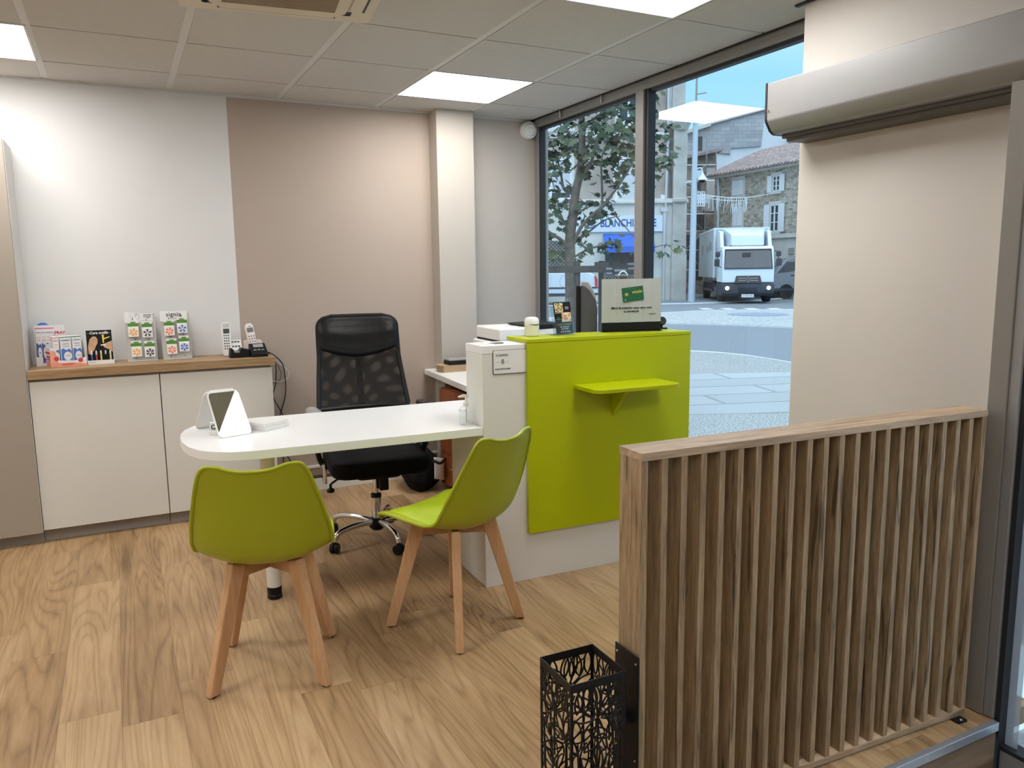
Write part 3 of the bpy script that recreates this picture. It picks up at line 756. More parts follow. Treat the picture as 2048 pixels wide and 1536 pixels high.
m = MB(); m.grid(bag, 48, 24); bg = m.build('body', M['fabric_black'], t, smooth=True)
m = MB(); m.grid(lambda a, b: (.035+.085*a, -.178-.02*math.sin(PI*a)*math.sin(PI*b)+.05*a, .095+.14*b-.03*a), 10, 10); m.build('patch', M['paper'], bg, solid=.006, smooth=True)
m = MB(); m.tube(cr([(.02, -.19, .22), (.06, -.212, .20), (.11, -.18, .215)], 6), .009, 8); m.build('buckle_strap', M['black'], bg, smooth=True)
m = MB(); m.tube(cr([(-.06, .0, .26), (-.02, -.05, .31), (.05, -.02, .30), (.06, .05, .25)], 6), .008, 8); m.build('strap', M['black'], bg, smooth=True)
t = thing('cardboard_box', 'flat brown cardboard box on the return desk by pillar', 'box', (2.035, 4.725, .7402), math.radians(1))
m = MB(); m.box(-.175, .175, -.06, .06, 0, .044); m.build('carton', M['card'], t, bev=.001)
m = MB(); m.box(-.195, -.02, -.062, .058, .0442, .0462); m.build('flap', M['card'], t)
t = thing('label_printer', 'flat black and grey device lying on the cardboard box', 'device', (2.045, 4.715, .7866), math.radians(1))
m = MB(); m.prism(rrect(.29, .10, .012), 0, .026); m.build('body', M['black'], t, bev=.003)
m = MB(); m.prism(rrect(.286, .096, .012), .0262, .038); m.build('lid', M['plinth'], t, bev=.004)
t = thing('printer', 'white multifunction printer with dark top tray on return desk', 'printer', (2.24, 4.33, .7402), math.radians(-3))
m = MB(); m.prism(rrect(.46, .43, .02, 4), 0, .225); m.build('body', M['white_plastic'], t, bev=.008)
m = MB(); m.box(-.20, .20, -.2165, -.2145, .14, .20); m.build('control_panel', M['black'], t)
m = MB(); m.prism(rrect(.425, .40, .02, 4), .235, .310); m.build('scanner_lid', M['white_plastic'], t, bev=.012, seg=3)
m = MB(); m.prism([(-.01, .312), (-.03, .322), (.20, .330), (.205, .300), (.02, .295)], -.205, .13, 'y'); m.build('paper_tray', M['black'], t, bev=.004)
m = MB(); m.prism(rrect(.42, .39, .02, 4), .2255, .2348); m.build('gap', M['black'], t)
t = thing('desk_device', 'tall black device with a curved silver back beside white sign', 'device', cpos(.705, .345, .7402), RC-math.radians(29))
m = MB(); m.box(-.048, -.030, -.10, .16, .04, .575); m.build('panel', M['black'], t, bev=.004)
m = MB(); m.prism([(-.029, .05), (-.029, .56), (-.012, .585), (.014, .582), (.030, .55), (.050, .50), (.056, .46), (.054, .05)], -.085, .145, 'y'); m.build('back_shell', P('dark_grey_shell', (.075, .077, .085), .3, var=.03), t, bev=.008, seg=3)
m = MB(); m.prism([(-.02, .595), (.012, .592), (.032, .558), (.048, .522), (.040, .512), (.020, .548), (.0, .565), (-.024, .575)], -.087, .147, 'y'); m.build('trim', M['silver'], t, bev=.003)
m = MB(); m.prism(rrect(.17, .2, .02, 4), 0, .012); m.box(-.03, .05, -.03, .06, .012, .06); m.build('foot', M['black'], t, bev=.003)
# ------------------------------------------------------------------ things on the desk
t = thing('folding_mirror', 'folding tabletop mirror with lit white triangular panel on desk', 'mirror', (0, 0, 0))
ZD = .7242
BL, BR, TLc, TRc = Vector((.331, 3.317, ZD)), Vector((.470, 3.362, ZD)), Vector((.302, 3.43, .902)), Vector((.432, 3.462, .902))
def quad_plate(bl, br, tl, tr, th, r):
    """rounded plate spanned by four corners; returns map f(s,t)->point and its normal"""
    def f(s_, t_): return (bl*(1-s_)+br*s_)*(1-t_)+(tl*(1-s_)+tr*s_)*t_
    n = (br-bl).cross(tl-bl).normalized()
    return f, n
f, n = quad_plate(BL, BR, TLc, TRc, .006, .02)
W_, H_ = (BR-BL).length, (TLc-BL).length
def plate(f, n, outline, o0, o1):
    mb = MB(); k = len(outline)
    vs = [f(s_, t_)+n*o0 for s_, t_ in outline]+[f(s_, t_)+n*o1 for s_, t_ in outline]
    mb.add(vs, [tuple(range(k)), tuple(range(k, 2*k))]+[(i, (i+1) % k, k+(i+1) % k, k+i) for i in range(k)]); return mb
def rsq(pad, r, nn=5):
    return [(.5+x, .5+y*1.0) for x, y in [(px_/1.0, py_/1.0) for px_, py_ in rrect(1-2*pad, 1-2*pad, r, nn)]]
plate(f, n, rsq(0, .12), -.004, .003).build('front_panel', M['white_plastic'], t, bev=.001)
rs = rsq(.03, .10)
# lit triangle: right of the diagonal running from bottom left to top right
def side(p): return (p[0]-.06) - (p[1]-.06)*(.90/.90)
tri_r = [(.10, .035), (.90, .035), (.955, .06), (.965, .12), (.965, .90), (.93, .955), (.055, .085)]
tri_l = [(.04, .13), (.04, .88), (.07, .95), (.14, .965), (.88, .965)]
plate(f, n, tri_r, .0035, .0055).build('light_panel', M['led'], t)
plate(f, n, tri_l, .0035, .005).build('mirror_glass', M['mirror'], t)
m = MB(); pc = f(.52, .10)+n*.0057; m.lathe([(0, 0), (.003, 0), (.003, .0006), (0, .0006)], 12, tuple(pc), Matrix.Rotation(math.radians(75), 4, 'X')); m.build('switch', M['grey_plastic'], t)
B2L, B2R = Vector((.262, 3.585, ZD)), Vector((.40, 3.60, ZD))
f2, n2 = quad_plate(B2L, B2R, TLc+Vector((-.004, .012, 0)), TRc+Vector((-.004, .012, 0)), .006, .02)
plate(f2, n2, rsq(0, .12), -.003, .003).build('back_panel', M['white_plastic'], t, bev=.001)
m = MB(); m.tube([f(.14, 1.0)+Vector((0, .008, 0)), f(.86, 1.0)+Vector((0, .008, 0))], .0065, 10); m.build('hinge', M['white_plastic'], t, smooth=True)
t = thing('card_pot', 'small white pot with black marks inside the folding mirror', 'pot', (.336, 3.43, ZD))
m = MB(); m.lathe([(.030, 0), (.033, .003), (.034, .02), (.031, .021), (.029, .005), (0, .005)], 24); m.build('base', M['white_plastic'], t, smooth=True)
m = MB(); m.box(-.026, .026, -.014, .014, .006, .05); m.build('card', M['paper'], t)
text('CC', .026, M['ink'], t, (-.006, -.0145, .032), bold=.0006, name='marks')
for i, (z, lb) in enumerate(((0, 'flat white box lying on the desk behind mirror, lower of two'), (.0165, 'flat white box stacked on another behind the mirror, upper one'))):
    t = thing('flat_box', lb, 'box', (.553-.004*i, 3.455+.003*i, ZD+z), math.radians(34), 'flat white boxes on the desk')
    m = MB(); m.prism(rrect(.135, .105, .006, 3), 0, .016); m.build('carton', M['white_plastic'], t, bev=.0015)
t = thing('pump_bottle', 'clear plastic pump bottle on the desk against the counter', 'bottle', cpos(-.040, .098, ZD), RC)
m = MB(); m.prism(rrect(.056, .056, .012, 4), 0, .062)
sec = []
m.grid(lambda a, b: (lambda s_: ((s_*.028*math.cos(2*PI*a))*1.2, (s_*.028*math.sin(2*PI*a))*1.2, .062+.022*b))(math.cos(b*1.18)), 20, 6)
m.build('bottle', M['clear'], t, smooth=True)
m = MB(); m.lathe([(.013, .082), (.0135, .098), (.006, .1), (.005, .118), (.0045, .122)], 16); m.prism([(-.035, .122), (.010, .120), (.012, .132), (-.010, .134), (-.035, .127)], -.007, .007, 'y'); pm = m.build('pump', M['white_plastic'], t, bev=.001)
m = MB(); m.tube([(0, 0, .01), (0, 0, .085)], .0022, 6); m.build('dip_tube', M['cream_plastic'], t)

# ================================================================== chairs
def make_green_chair(label):
    root = thing('dining_chair', label, 'chair', (0, 0, 0), 0, 'green shell chairs at the desk')
    # shell: centre line from seat lip to back top (y forward, z up)
    CL = [(.225, .428), (.205, .444), (.13, .444), (.03, .432), (-.07, .425), (-.145, .434), (-.20, .475), (-.228, .545), (-.245, .62), (-.262, .70), (-.274, .748), (-.280, .770), (-.282, .778), (-.283, .782)]
    HW = [.165, .195, .210, .217, .222, .224, .224, .217, .203, .184, .168, .153, .134, .098]
    LF = [.008, .018, .028, .036, .046, .062, .072, .066, .050, .033, .022, .018, .014, .010]     # edges lifted towards the sitter
    UP = [0, 0, 0, 0, .0, .006, .01, .010, .008, .006, .012, .018, .020, .014]                    # and upwards (saddle at the top)
    n_ = 5
    C3 = cr([(0, y, z) for y, z in CL], n_); H3 = cr([(h, l, u) for h, l, u in zip(HW, LF, UP)], n_)
    K = len(C3)-1
    def surf(off=0.0, ins=1.0):
        def fn(a, b):
            i = min(K, int(round(b*K))); c = C3[i]; h, l, u = H3[i]
            tg = (C3[min(i+1, K)]-C3[max(i-1, 0)]).normalized()
            nr = Vector((0, -tg.z, tg.y)) * -1          # towards the sitter
            if nr.z < 0 and i < K*.4: nr = -nr
            s_ = (2*a-1)
            s_ = math.sin(s_*PI/2)*.35+s_*.65
            k = abs(s_)**2.4
            p = Vector((s_*h*ins, c.y, c.z)) + nr*(l*k) + Vector((0, 0, u*k)) + nr*off
            return p
        return fn
    m = MB(); m.grid(surf(), 24, K)
    sh_ = m.build('shell', M['lime_plastic'], root, smooth=False)
    md = sh_.modifiers.new('solid', 'SOLIDIFY'); md.thickness = .009; md.offset = -1
    md = sh_.modifiers.new('sub', 'SUBSURF'); md.levels = 1; md.render_levels = 1
    sh_.data.polygons.foreach_set('use_smooth', [True]*len(sh_.data.polygons))
    m = MB()
    edge = [surf()(0, j/K) for j in range(K+1)]+[surf()(i/24, 1) for i in range(1, 25)]+[surf()(1, 1-j/K) for j in range(1, K+1)]
    m.tube(edge, .0062, 8); m.build('rim', M['lime_plastic'], sh_, smooth=True)
    # seat cushion
    def cush(a, b):
        bb = .05+.36*b; p = surf()(.5+(a-.5)*.84, bb); e_ = min(1, 6*min(a, 1-a))*min(1, 6*min(b, 1-b)); return p+Vector((0, 0, .001+.022*e_**.6))
    m = MB(); m.grid(cush, 14, 14); m.build('cushion', M['lime_cushion'], root, smooth=True, sub=1)
    # crossed under-frame and splayed legs
    RB, RT = .258, .125
    m = MB()
    for k in range(2):
        R_ = Matrix.Rotation(PI/4+k*PI/2, 4, 'Z')
        m.prism([(-.175, .352), (-.150, .362), (-.11, .373), (.11, .373), (.150, .362), (.175, .352), (.160, .418), (-.160, .418)], -.012, .012, 'y', 0, R_)
    m.build('under_frame', M['beech_rail'], root, bev=.002)
    m = MB(); m.lathe([(.09, .416), (.10, .419), (.10, .424), (.05, .428)], 20); m.build('mounting_plate', M['black'], root, smooth=True)
    for k in range(4):
        an = PI/4+k*PI/2; d_ = Vector((math.cos(an), math.sin(an), 0)); tn = Vector((-d_.y, d_.x, 0))
        m = MB(); m.beam(d_*RB+Vector((0, 0, .0)), d_*(RT+.012)+Vector((0, 0, .425)), .040, .029, .056, .036, hint=d_)
        # flat foot
        for q in range(4): m.v[q].z = 0.004
        lg = m.build('leg', M['beech'], root, bev=.005, seg=3)
        m = MB(); m.lathe([(.011, 0), (.012, .0038)], 12, tuple(d_*RB)); m.build('foot_pad', M['black'], lg)
    return root
ch = make_green_chair('lime green shell chair on beech legs, nearer the mirror, back to viewer')
ch.location = (.413, 2.721, 0); ch.rotation_euler = (0, 0, -math.radians(16.6))
c2 = copy_tree(ch); c2.location = (1.116, 2.730, 0); c2.rotation_euler = (0, 0, math.radians(25.2))
c2['label'] = 'lime green shell chair on beech legs, turned sideways beside the counter'

# ------------------------------------------------------------------ black office chair behind the desk
oc = thing('office_chair', 'black mesh-back office chair with chrome star base behind desk', 'office chair', (1.135, 3.84, 0), math.radians(-6))
CA = [math.radians(a+5) for a in (204, 276, 348, 60, 132)]
m = MB(); m.lathe([(.030, .055), (.045, .075), (.045, .105), (.032, .118)], 20); m.build('hub', M['black'], oc, smooth=True)
for a in CA:
    d_ = Vector((math.cos(a), math.sin(a), 0)); tn = Vector((-d_.y, d_.x, 0))
    pts = cr([d_*.035+Vector((0, 0, .098)), d_*.13+Vector((0, 0, .108)), d_*.215+Vector((0, 0, .104)), d_*.262+Vector((0, 0, .088)), d_*.276+Vector((0, 0, .058))], 5)
    m = MB(); m.tube(pts, [.016]*8+[.0145]*(len(pts)-8), 10); lg = m.build('leg', M['chrome'], oc, smooth=True)
    m = MB()
    RM = Matrix.Translation(d_*.276+Vector((0, 0, .026))) @ Matrix.Rotation(a+.6, 4, 'Z') @ Matrix.Rotation(PI/2, 4, 'X')
    m.lathe([(0, -.022), (.022, -.022), (.026, -.018), (.026, -.004), (.020, -.003), (.020, .003), (.026, .004), (.026, .018), (.022, .022), (0, .022)], 20, M=RM)
    m.tube([d_*.276+Vector((0, 0, .028)), d_*.276+Vector((0, 0, .062))], .008, 8)
    m.build('caster', M['black'], lg, smooth=True)
m = MB(); m.lathe([(.024, .05), (.026, .06), (.026, .235), (.022, .237)], 20); m.lathe([(.013, .237), (.013, .37)], 16); m.build('gas_lift', M['chrome'], oc, smooth=True)
m = MB(); m.lathe([(.028, .228), (.028, .246), (.02, .25)], 20); m.build('collar', M['black'], oc, smooth=True)
m = MB(); m.prism(rrect(.22, .26, .03), .355, .395); m.box(.012, .06, -.05, .03, .27, .36); m.build('tilt_mechanism', M['black'], oc, bev=.006)
m = MB(); m.tube([(-.06, -.02, .36), (-.20, -.03, .35), (-.232, -.03, .33)], .006, 8); m.lathe([(.006, .33), (.007, .31), (.020, .30), (.018, .288), (0, .286)], 14, (-.235, -.03, 0)); m.build('lever', M['black'], oc, smooth=True)
def seat(a, b):
    x = (2*a-1); y = (2*b-1)
    return x, y
m = MB()
so_ = rrect(.50, .48, .09, 8)
m.prism(so_, .395, .475); m.build('seat', M['fabric_black'], oc, loc=(0, -.03, 0), bev=.03, seg=4)
# backrest: leaning frame with mesh and padded leather head section
def bk(x, t_):
    z = .60+.555*t_; y = .205+.145*t_+.035*math.sin(PI*t_*.9)+.05*(1-(x/.235)**2)*.55
    return Vector((x, y, z))
def hw(t_):
    return .246-.032*min(1, max(0, (t_-.05)/.55))+.004*math.sin(PI*t_)
def outline(inset, t0, t1, n=18, rc=.10):
    pts = []
    for i in range(n+1):
        t_ = t0+(t1-t0)*i/n; w_ = hw(t_)-inset
        k = max(0, (t_-(t1-rc))/rc); w_ -= .075*(1-math.sqrt(max(0, 1-k*k)))
        pts.append((w_, t_))
    return pts
R_ = outline(0.0, .12, 1.0, 40)
loop = [bk(w_, t_) for w_, t_ in R_]+[bk(w_*q, 1.0) for w_ in [R_[-1][0]] for q in (.5, 0, -.5)]+[bk(-w_, t_) for w_, t_ in reversed(R_)]+[bk(w_, .12) for w_ in (-.11, 0, .11)]
m = MB(); m.tube(loop, .0125, 8, True); m.build('back_frame', M['black'], oc, smooth=True)
def meshf(a, b):
    t_ = .14+.62*b; return bk((2*a-1)*(hw(t_)-.008), t_)
m = MB(); m.grid(meshf, 24, 24); m.build('back_mesh', M['mesh'], oc, smooth=True)
def padf(off):
    def fn(a, b):
        s_ = 2*a-1; tl_ = .70-.10*(1-s_*s_)
        t_ = tl_+(1.0-tl_)*b; w_ = hw(t_); k = max(0, (t_-.90)/.10); w_ -= .075*(1-math.sqrt(max(0, 1-k*k)))
        e_ = (min(1, 5*b)*min(1, 5*(1-b)))**.5*(min(1, 7*min(a, 1-a)))**.5
        bul = .022*e_+.010*math.exp(-((b-.55)/.16)**2)*e_
        p = bk(s_*(w_+.006), t_); p.y += (-1 if off > 0 else 1)*(.006+bul*abs(off)); return p
    return fn
m = MB(); m.grid(padf(1), 26, 20); m.grid(padf(-.6), 26, 20); m.build('headrest', M['leather'], oc, smooth=True)
m = MB(); m.tube([bk(0, .95)+Vector((0, .03, 0)), bk(0, .6)+Vector((0, .03, 0)), (0, .30, .62), (0, .26, .46), (0, .16, .385), (0, .05, .375)], .018, 10); m.build('back_spine', M['black'], oc, smooth=True)
for s_ in (-1, 1):
    m = MB(); m.tube(cr([(s_*.25, .06, .40), (s_*.275, .05, .45), (s_*.292, .03, .56), (s_*.292, .03, .672)], 5), .014, 10); m.tube([(s_*.10, .04, .392), (s_*.25, .06, .40)], .016, 8)
    ar = m.build('armrest', M['black'], oc, smooth=True)
    m = MB(); m.grid(lambda a, b: (s_*.292+.042*math.cos(2*PI*a)*(math.sin(PI*min(.98, max(.02, b)))**.35), -.17+.36*b, .690+.020*math.sin(2*PI*a)*(math.sin(PI*min(.98, max(.02, b)))**.35)-.03*(1-b)**3), 16, 14); m.build('arm_pad', M['grey_plastic'] if s_ < 0 else M['black'], ar, smooth=True)
m = MB(); m.box(-.268, -.25, -.03, .05, .33, .43); m.build('arm_bracket', M['chrome'], oc, bev=.006)
# ================================================================== on the oak worktop
ZW = .9152
def wave_print(parent, w, h, y, c1, c2, z0=0.0, name='wave_print', flip=1):
    """crescent swoosh printed on a pack front"""
    m = MB(); m.prism([(-.46*w, z0+.06*h), (.10*w, z0+.06*h), (.46*w, z0+.16*h), (.46*w, z0+.50*h), (.30*w, z0+.58*h), (0, z0+.53*h), (-.30*w, z0+.60*h), (-.46*w, z0+.55*h)], y-.0002, y, 'y'); m.build(name, c1, parent)
    m = MB(); m.prism([(.10*w+.36*w*math.cos(k*PI/10), z0+.33*h+.15*h*math.sin(k*PI/10)) for k in range(20)], y-.0004, y-.0002, 'y'); m.build('oval_print', M['paper'], parent)
    m = MB(); m.prism([(-.20*w, z0+.06*h), (.46*w, z0+.06*h), (.46*w, z0+.20*h), (.34*w, z0+.24*h), (.18*w, z0+.15*h), (0, z0+.13*h)], y-.0006, y-.0004, 'y'); m.build('accent_print', c2, parent)
    m = MB(); m.box(-.12*w, .34*w, y-.0006, y-.0004, z0+.33*h, z0+.345*h); m.build('caption_print', c1, parent)

def spray_box(label, loc, rz, w, d, h, c1, c2, cap, grp):
    t = thing('spray_box', label, 'box', loc, rz, grp)
    m = MB(); m.box(-w/2, w/2, -d/2, d/2, 0, h); m.build('carton', M['paper'], t, bev=.0006)
    wave_print(t, w, h, -d/2-.0004, c1, c2)
    text('AUDISPRAY', w*.17, M['navy'], t, (0, -d/2-.0004, h*.86), bold=.0002)
    text(cap, w*.16, c2, t, (0, -d/2-.0004, h*.74), bold=.0002)
    m = MB(); m.box(-w*.3, w*.3, -d/2-.0006, -d/2-.0002, h*.655, h*.67); m.build('line_print', c2, t)
    m = MB(); m.box(-w/2, w/2, -d/2-.0006, -d/2-.0002, h*.955, h*.985); m.build('edge_print', c2, t)
    return t
# rear display carton (pink)
t = thing('display_carton', 'taller white spray display carton with blue disc behind, in the corner', 'display carton', (-.335, 4.86, ZW), math.radians(6))
m = MB(); m.box(-.075, .07, .030, .036, 0, .215); m.box(-.075, -.072, -.035, .03, 0, .12); m.box(.067, .07, -.035, .03, 0, .19); m.box(-.075, .07, -.038, -.035, 0, .05); m.box(-.075, .07, -.035, .03, 0, .003)
m.build('carton', M['paper'], t, bev=.0006)
m = MB(); m.lathe([(0, 0), (.034, 0), (.034, .003), (0, .003)], 28, (-.028, .044, .195), Matrix.Rotation(PI/2, 4, 'X')); m.build('disc', M['blue'], t)
m = MB(); m.box(.022, .0705, -.0385, -.034, .05, .205); pn = m.build('side_card', M['paper'], t)
text('PRAY', .021, M['red'], t, (.046, -.0392, .176), bold=.0008)
text('MENTHOLÉE', .0075, M['red'], t, (.046, -.0392, .155), bold=.0005)
m = MB(); m.box(.024, .068, -.0392, -.0386, .128, .141); m.box(.024, .06, -.0392, -.0386, .08, .11); m.build('band_print', M['red'], t)
for k in range(3):
    spray_box(('pink and blue spray box, leftmost in the taller display carton', 'pink and blue spray box, middle of three in taller display carton', 'pink and blue spray box, rightmost of three in taller display carton')[k],
              ((-.389, -.365, -.336)[k], 4.846-.004*k+.010*(k == 2)*0, ZW+.004), math.radians(6), .042 if k == 2 else .024, .05, .205, M['navy'], M['pink'], 'ADULTE', 'spray boxes in the taller carton')
# front display carton (salmon)
FC, FR = Vector((-.262, 4.775, ZW)), math.radians(16)
FM = Matrix.Translation(FC) @ Matrix.Rotation(FR, 4, 'Z')
t = thing('display_carton', 'salmon and white spray display carton at the worktop end, in front', 'display carton', tuple(FC), FR)
m = MB(); m.box(-.085, -.083, -.045, .045, 0, .10); m.box(.083, .085, -.045, .045, 0, .13); m.box(-.085, .085, .043, .045, 0, .12); m.box(-.083, .083, -.043, .043, 0, .002)
m.prism([(-.085, 0), (.085, 0), (.085, .045), (.03, .03), (-.045, .035), (-.06, .10), (-.085, .105)], -.047, -.045, 'y')
m.build('carton', M['paper'], t, bev=.0005)
m = MB(); m.prism([(-.084, .001), (.084, .001), (.084, .010), (.02, .020), (-.05, .022), (-.062, .085), (-.084, .09)], -.0476, -.0472, 'y'); m.build('front_print', M['orange'], t)
m = MB(); m.prism([(-.044, .0), (.044, .0), (.044, .02), (.0, .03), (-.044, .09)], -.0858, -.0852, 'x'); m.build('side_print', M['orange'], t)
text('TRAITEMENT', .0105, M['red'], t, (-.005, -.0480, .012), bold=.0003)
m = MB(); m.lathe([(0, 0), (.012, 0), (.012, .0006), (0, .0006)], 18, (.055, -.0474, .03), Matrix.Rotation(PI/2, 4, 'X')); m.build('dot_print', M['red'], t)
m = MB(); m.lathe([(0, 0), (.012, 0), (.012, .0006), (0, .0006)], 18, (-.058, -.0474, .045), Matrix.Rotation(PI/2, 4, 'X')); m.build('dot_print', M['red'], t)
text('AUDISPRAY', .0165, M['red'], t, (-.0856, .0, .075), (PI/2, 0, -PI/2), bold=.0005)
m = MB(); m.box(-.0862, -.0856, -.032, .034, .048, .058); m.build('band_print', M['red'], t)
text('SPRAY AURICULAIRE', .006, M['dark_ink'], t, (-.0858, .0, .040), (PI/2, 0, -PI/2))
for k, (dx, w_) in enumerate(((-.052, .028), (-.005, .052), (.049, .044))):
    p = FM @ Vector((dx, -.010+.004*k, .0025))
    spray_box(('narrow blue spray box, leftmost in the salmon display carton', 'blue and green spray box, middle one in salmon display carton', 'blue and green spray box, rightmost in salmon display carton')[k],
              tuple(p), FR, w_, .05, .158, M['blue'], (M['orange'], M['teal'], M['teal'])[k], ('HYGIÈNE', 'JUNIOR', 'DÉFENSE')[k], 'spray boxes in the salmon carton')

# ear care card with pens
t = thing('ear_care_display', 'black ear care display card titled Cure oreille with ear picture', 'display', (-.100, 4.79, ZW), math.radians(3))
TB = Matrix.Rotation(math.radians(-7), 4, 'X')
m = MB(); m.box(-.064, .064, -.0015, .0015, .001, .185, 0, TB); cd = m.build('card', M['paper'], t)
m = MB(); m.box(-.062, .062, -.0024, -.0017, .012, .183, 0, TB); m.build('picture', M['ink'], t)
m = MB(); m.prism([(-.058+.0, .055), (-.056, .10), (-.046, .135), (-.030, .150), (-.016, .148), (-.008, .132), (-.010, .112), (-.020, .095), (-.026, .078), (-.036, .066), (-.045, .052)], -.0034, -.0026, 'y', 0, TB); ea = m.build('ear_picture', M['skin'], t)
m = MB(); m.tube([TB @ Vector((-.030+.014*math.cos(a), -.0040, .118+.020*math.sin(a))) for a in [k*.4 for k in range(13)]], .0016, 5); m.tube([TB @ Vector((-.030+.007*math.cos(a), -.0040, .110+.010*math.sin(a))) for a in [k*.5+.5 for k in range(9)]], .0014, 5); m.build('ear_fold', M['card'], ea)
m = MB(); m.prism([(.015, .105), (.060, .122), (.060, .06), (.045, .075), (.02, .088)], -.0034, -.0026, 'y', 0, TB); m.build('hand_picture', M['skin'], t)
m = MB(); m.box(.005, .030, -.0038, -.0030, .098, .104, 0, TB); m.build('tip_picture', M['paper'], t)
m = MB(); m.prism([(.016, .112), (.022, .112), (.024, .155), (.014, .160)], -.0036, -.0026, 'y', 0, TB); m.prism([(.018, .130), (.052, .142), (.052, .147), (.018, .137)], -.0036, -.0026, 'y', 0, TB); m.build('stick_picture', M['yellow_ink'], t)
text('Cure oreille', .0195, M['paper'], t, tuple(TB @ Vector((0, -.0030, .168))), (PI/2-math.radians(7), 0, 0), bold=.0005, shear=.2, space=.95)
m = MB(); m.box(-.056, -.040, -.0030, -.0026, .1665, .1675, 0, TB); m.box(.040, .056, -.0030, -.0026, .1665, .1675, 0, TB); m.build('rule_print', M['paper'], t)
m = MB(); m.box(-.064, .064, -.030, -.0275, 0, .022); m.box(-.064, .064, -.0275, .0, 0, .003); m.build('tray', M['paper'], t)
text('VE 97 2 €', .0075, M['ink'], t, (-.042, -.0304, .012))
for k, (c, nm) in enumerate((('navy', 'dark blue'), ('red', 'red'), ('yellow_ink', 'yellow'), ('ink', 'black'), ('pale', 'cream'))):
    if c == 'pale': M['pale'] = P('pale_yellow', (.68, .62, .30), .5)
    px_ = -.042+.0225*k
    t = thing('ear_stick', nm+' ear stick with white tip standing in ear care display', 'ear stick', (-.100+px_, 4.79-.019+px_*.05, ZW+.0032), 0, 'ear sticks in the display tray')
    m = MB(); m.lathe([(.0035, 0), (.0042, .002), (.0042, .045), (.003, .048)], 12); m.build('handle', M[c], t, smooth=True)
    m = MB(); m.lathe([(.003, .0483), (.0042, .050), (.0042, .062), (.0025, .070), (0, .0715)], 12); m.build('tip', M['white_plastic'], t, smooth=True)

# hearing aid battery displays
M['panel'] = P('frosted_display_panel', (.50, .485, .46), .35, var=.01)
def flower(parent, y, c, r, z, cols, n_=6, a0=0.0):
    m = MB()
    for k in range(n_):
        a = a0+2*PI*k/n_; ca, sa = math.cos(a), math.sin(a)
        pts = [(.20*r, -.07*r), (.55*r, -.20*r), (.92*r, -.27*r), (1.0*r, 0), (.92*r, .27*r), (.55*r, .20*r), (.20*r, .07*r)]
        m.prism([(c+x*ca-q*sa, z+x*sa+q*ca) for x, q in pts], y-.0006, y, 'y')
    m.tube([(c+.98*r*math.cos(k*PI/14), y-.0003, z+.98*r*math.sin(k*PI/14)) for k in range(28)], .0004, 4, True)
    m.build('flower_print', cols, parent)
TD = math.radians(-6)
spec = (('left of the two clear battery displays, with ear drawing header', .106, (('orange_ink', -.034, .178), ('dark_ink', .036, .172), ('orange_ink', -.026, .066), ('dark_ink', .042, .062))),
        ('right of the two battery displays, header lettered signia', .287, (('coral_ink', -.030, .176), ('sky_ink', .038, .188), ('coral_ink', -.024, .070), ('sky_ink', .042, .082))))
cn = {'orange_ink': 'orange', 'dark_ink': 'dark brown', 'coral_ink': 'coral red', 'sky_ink': 'blue'}
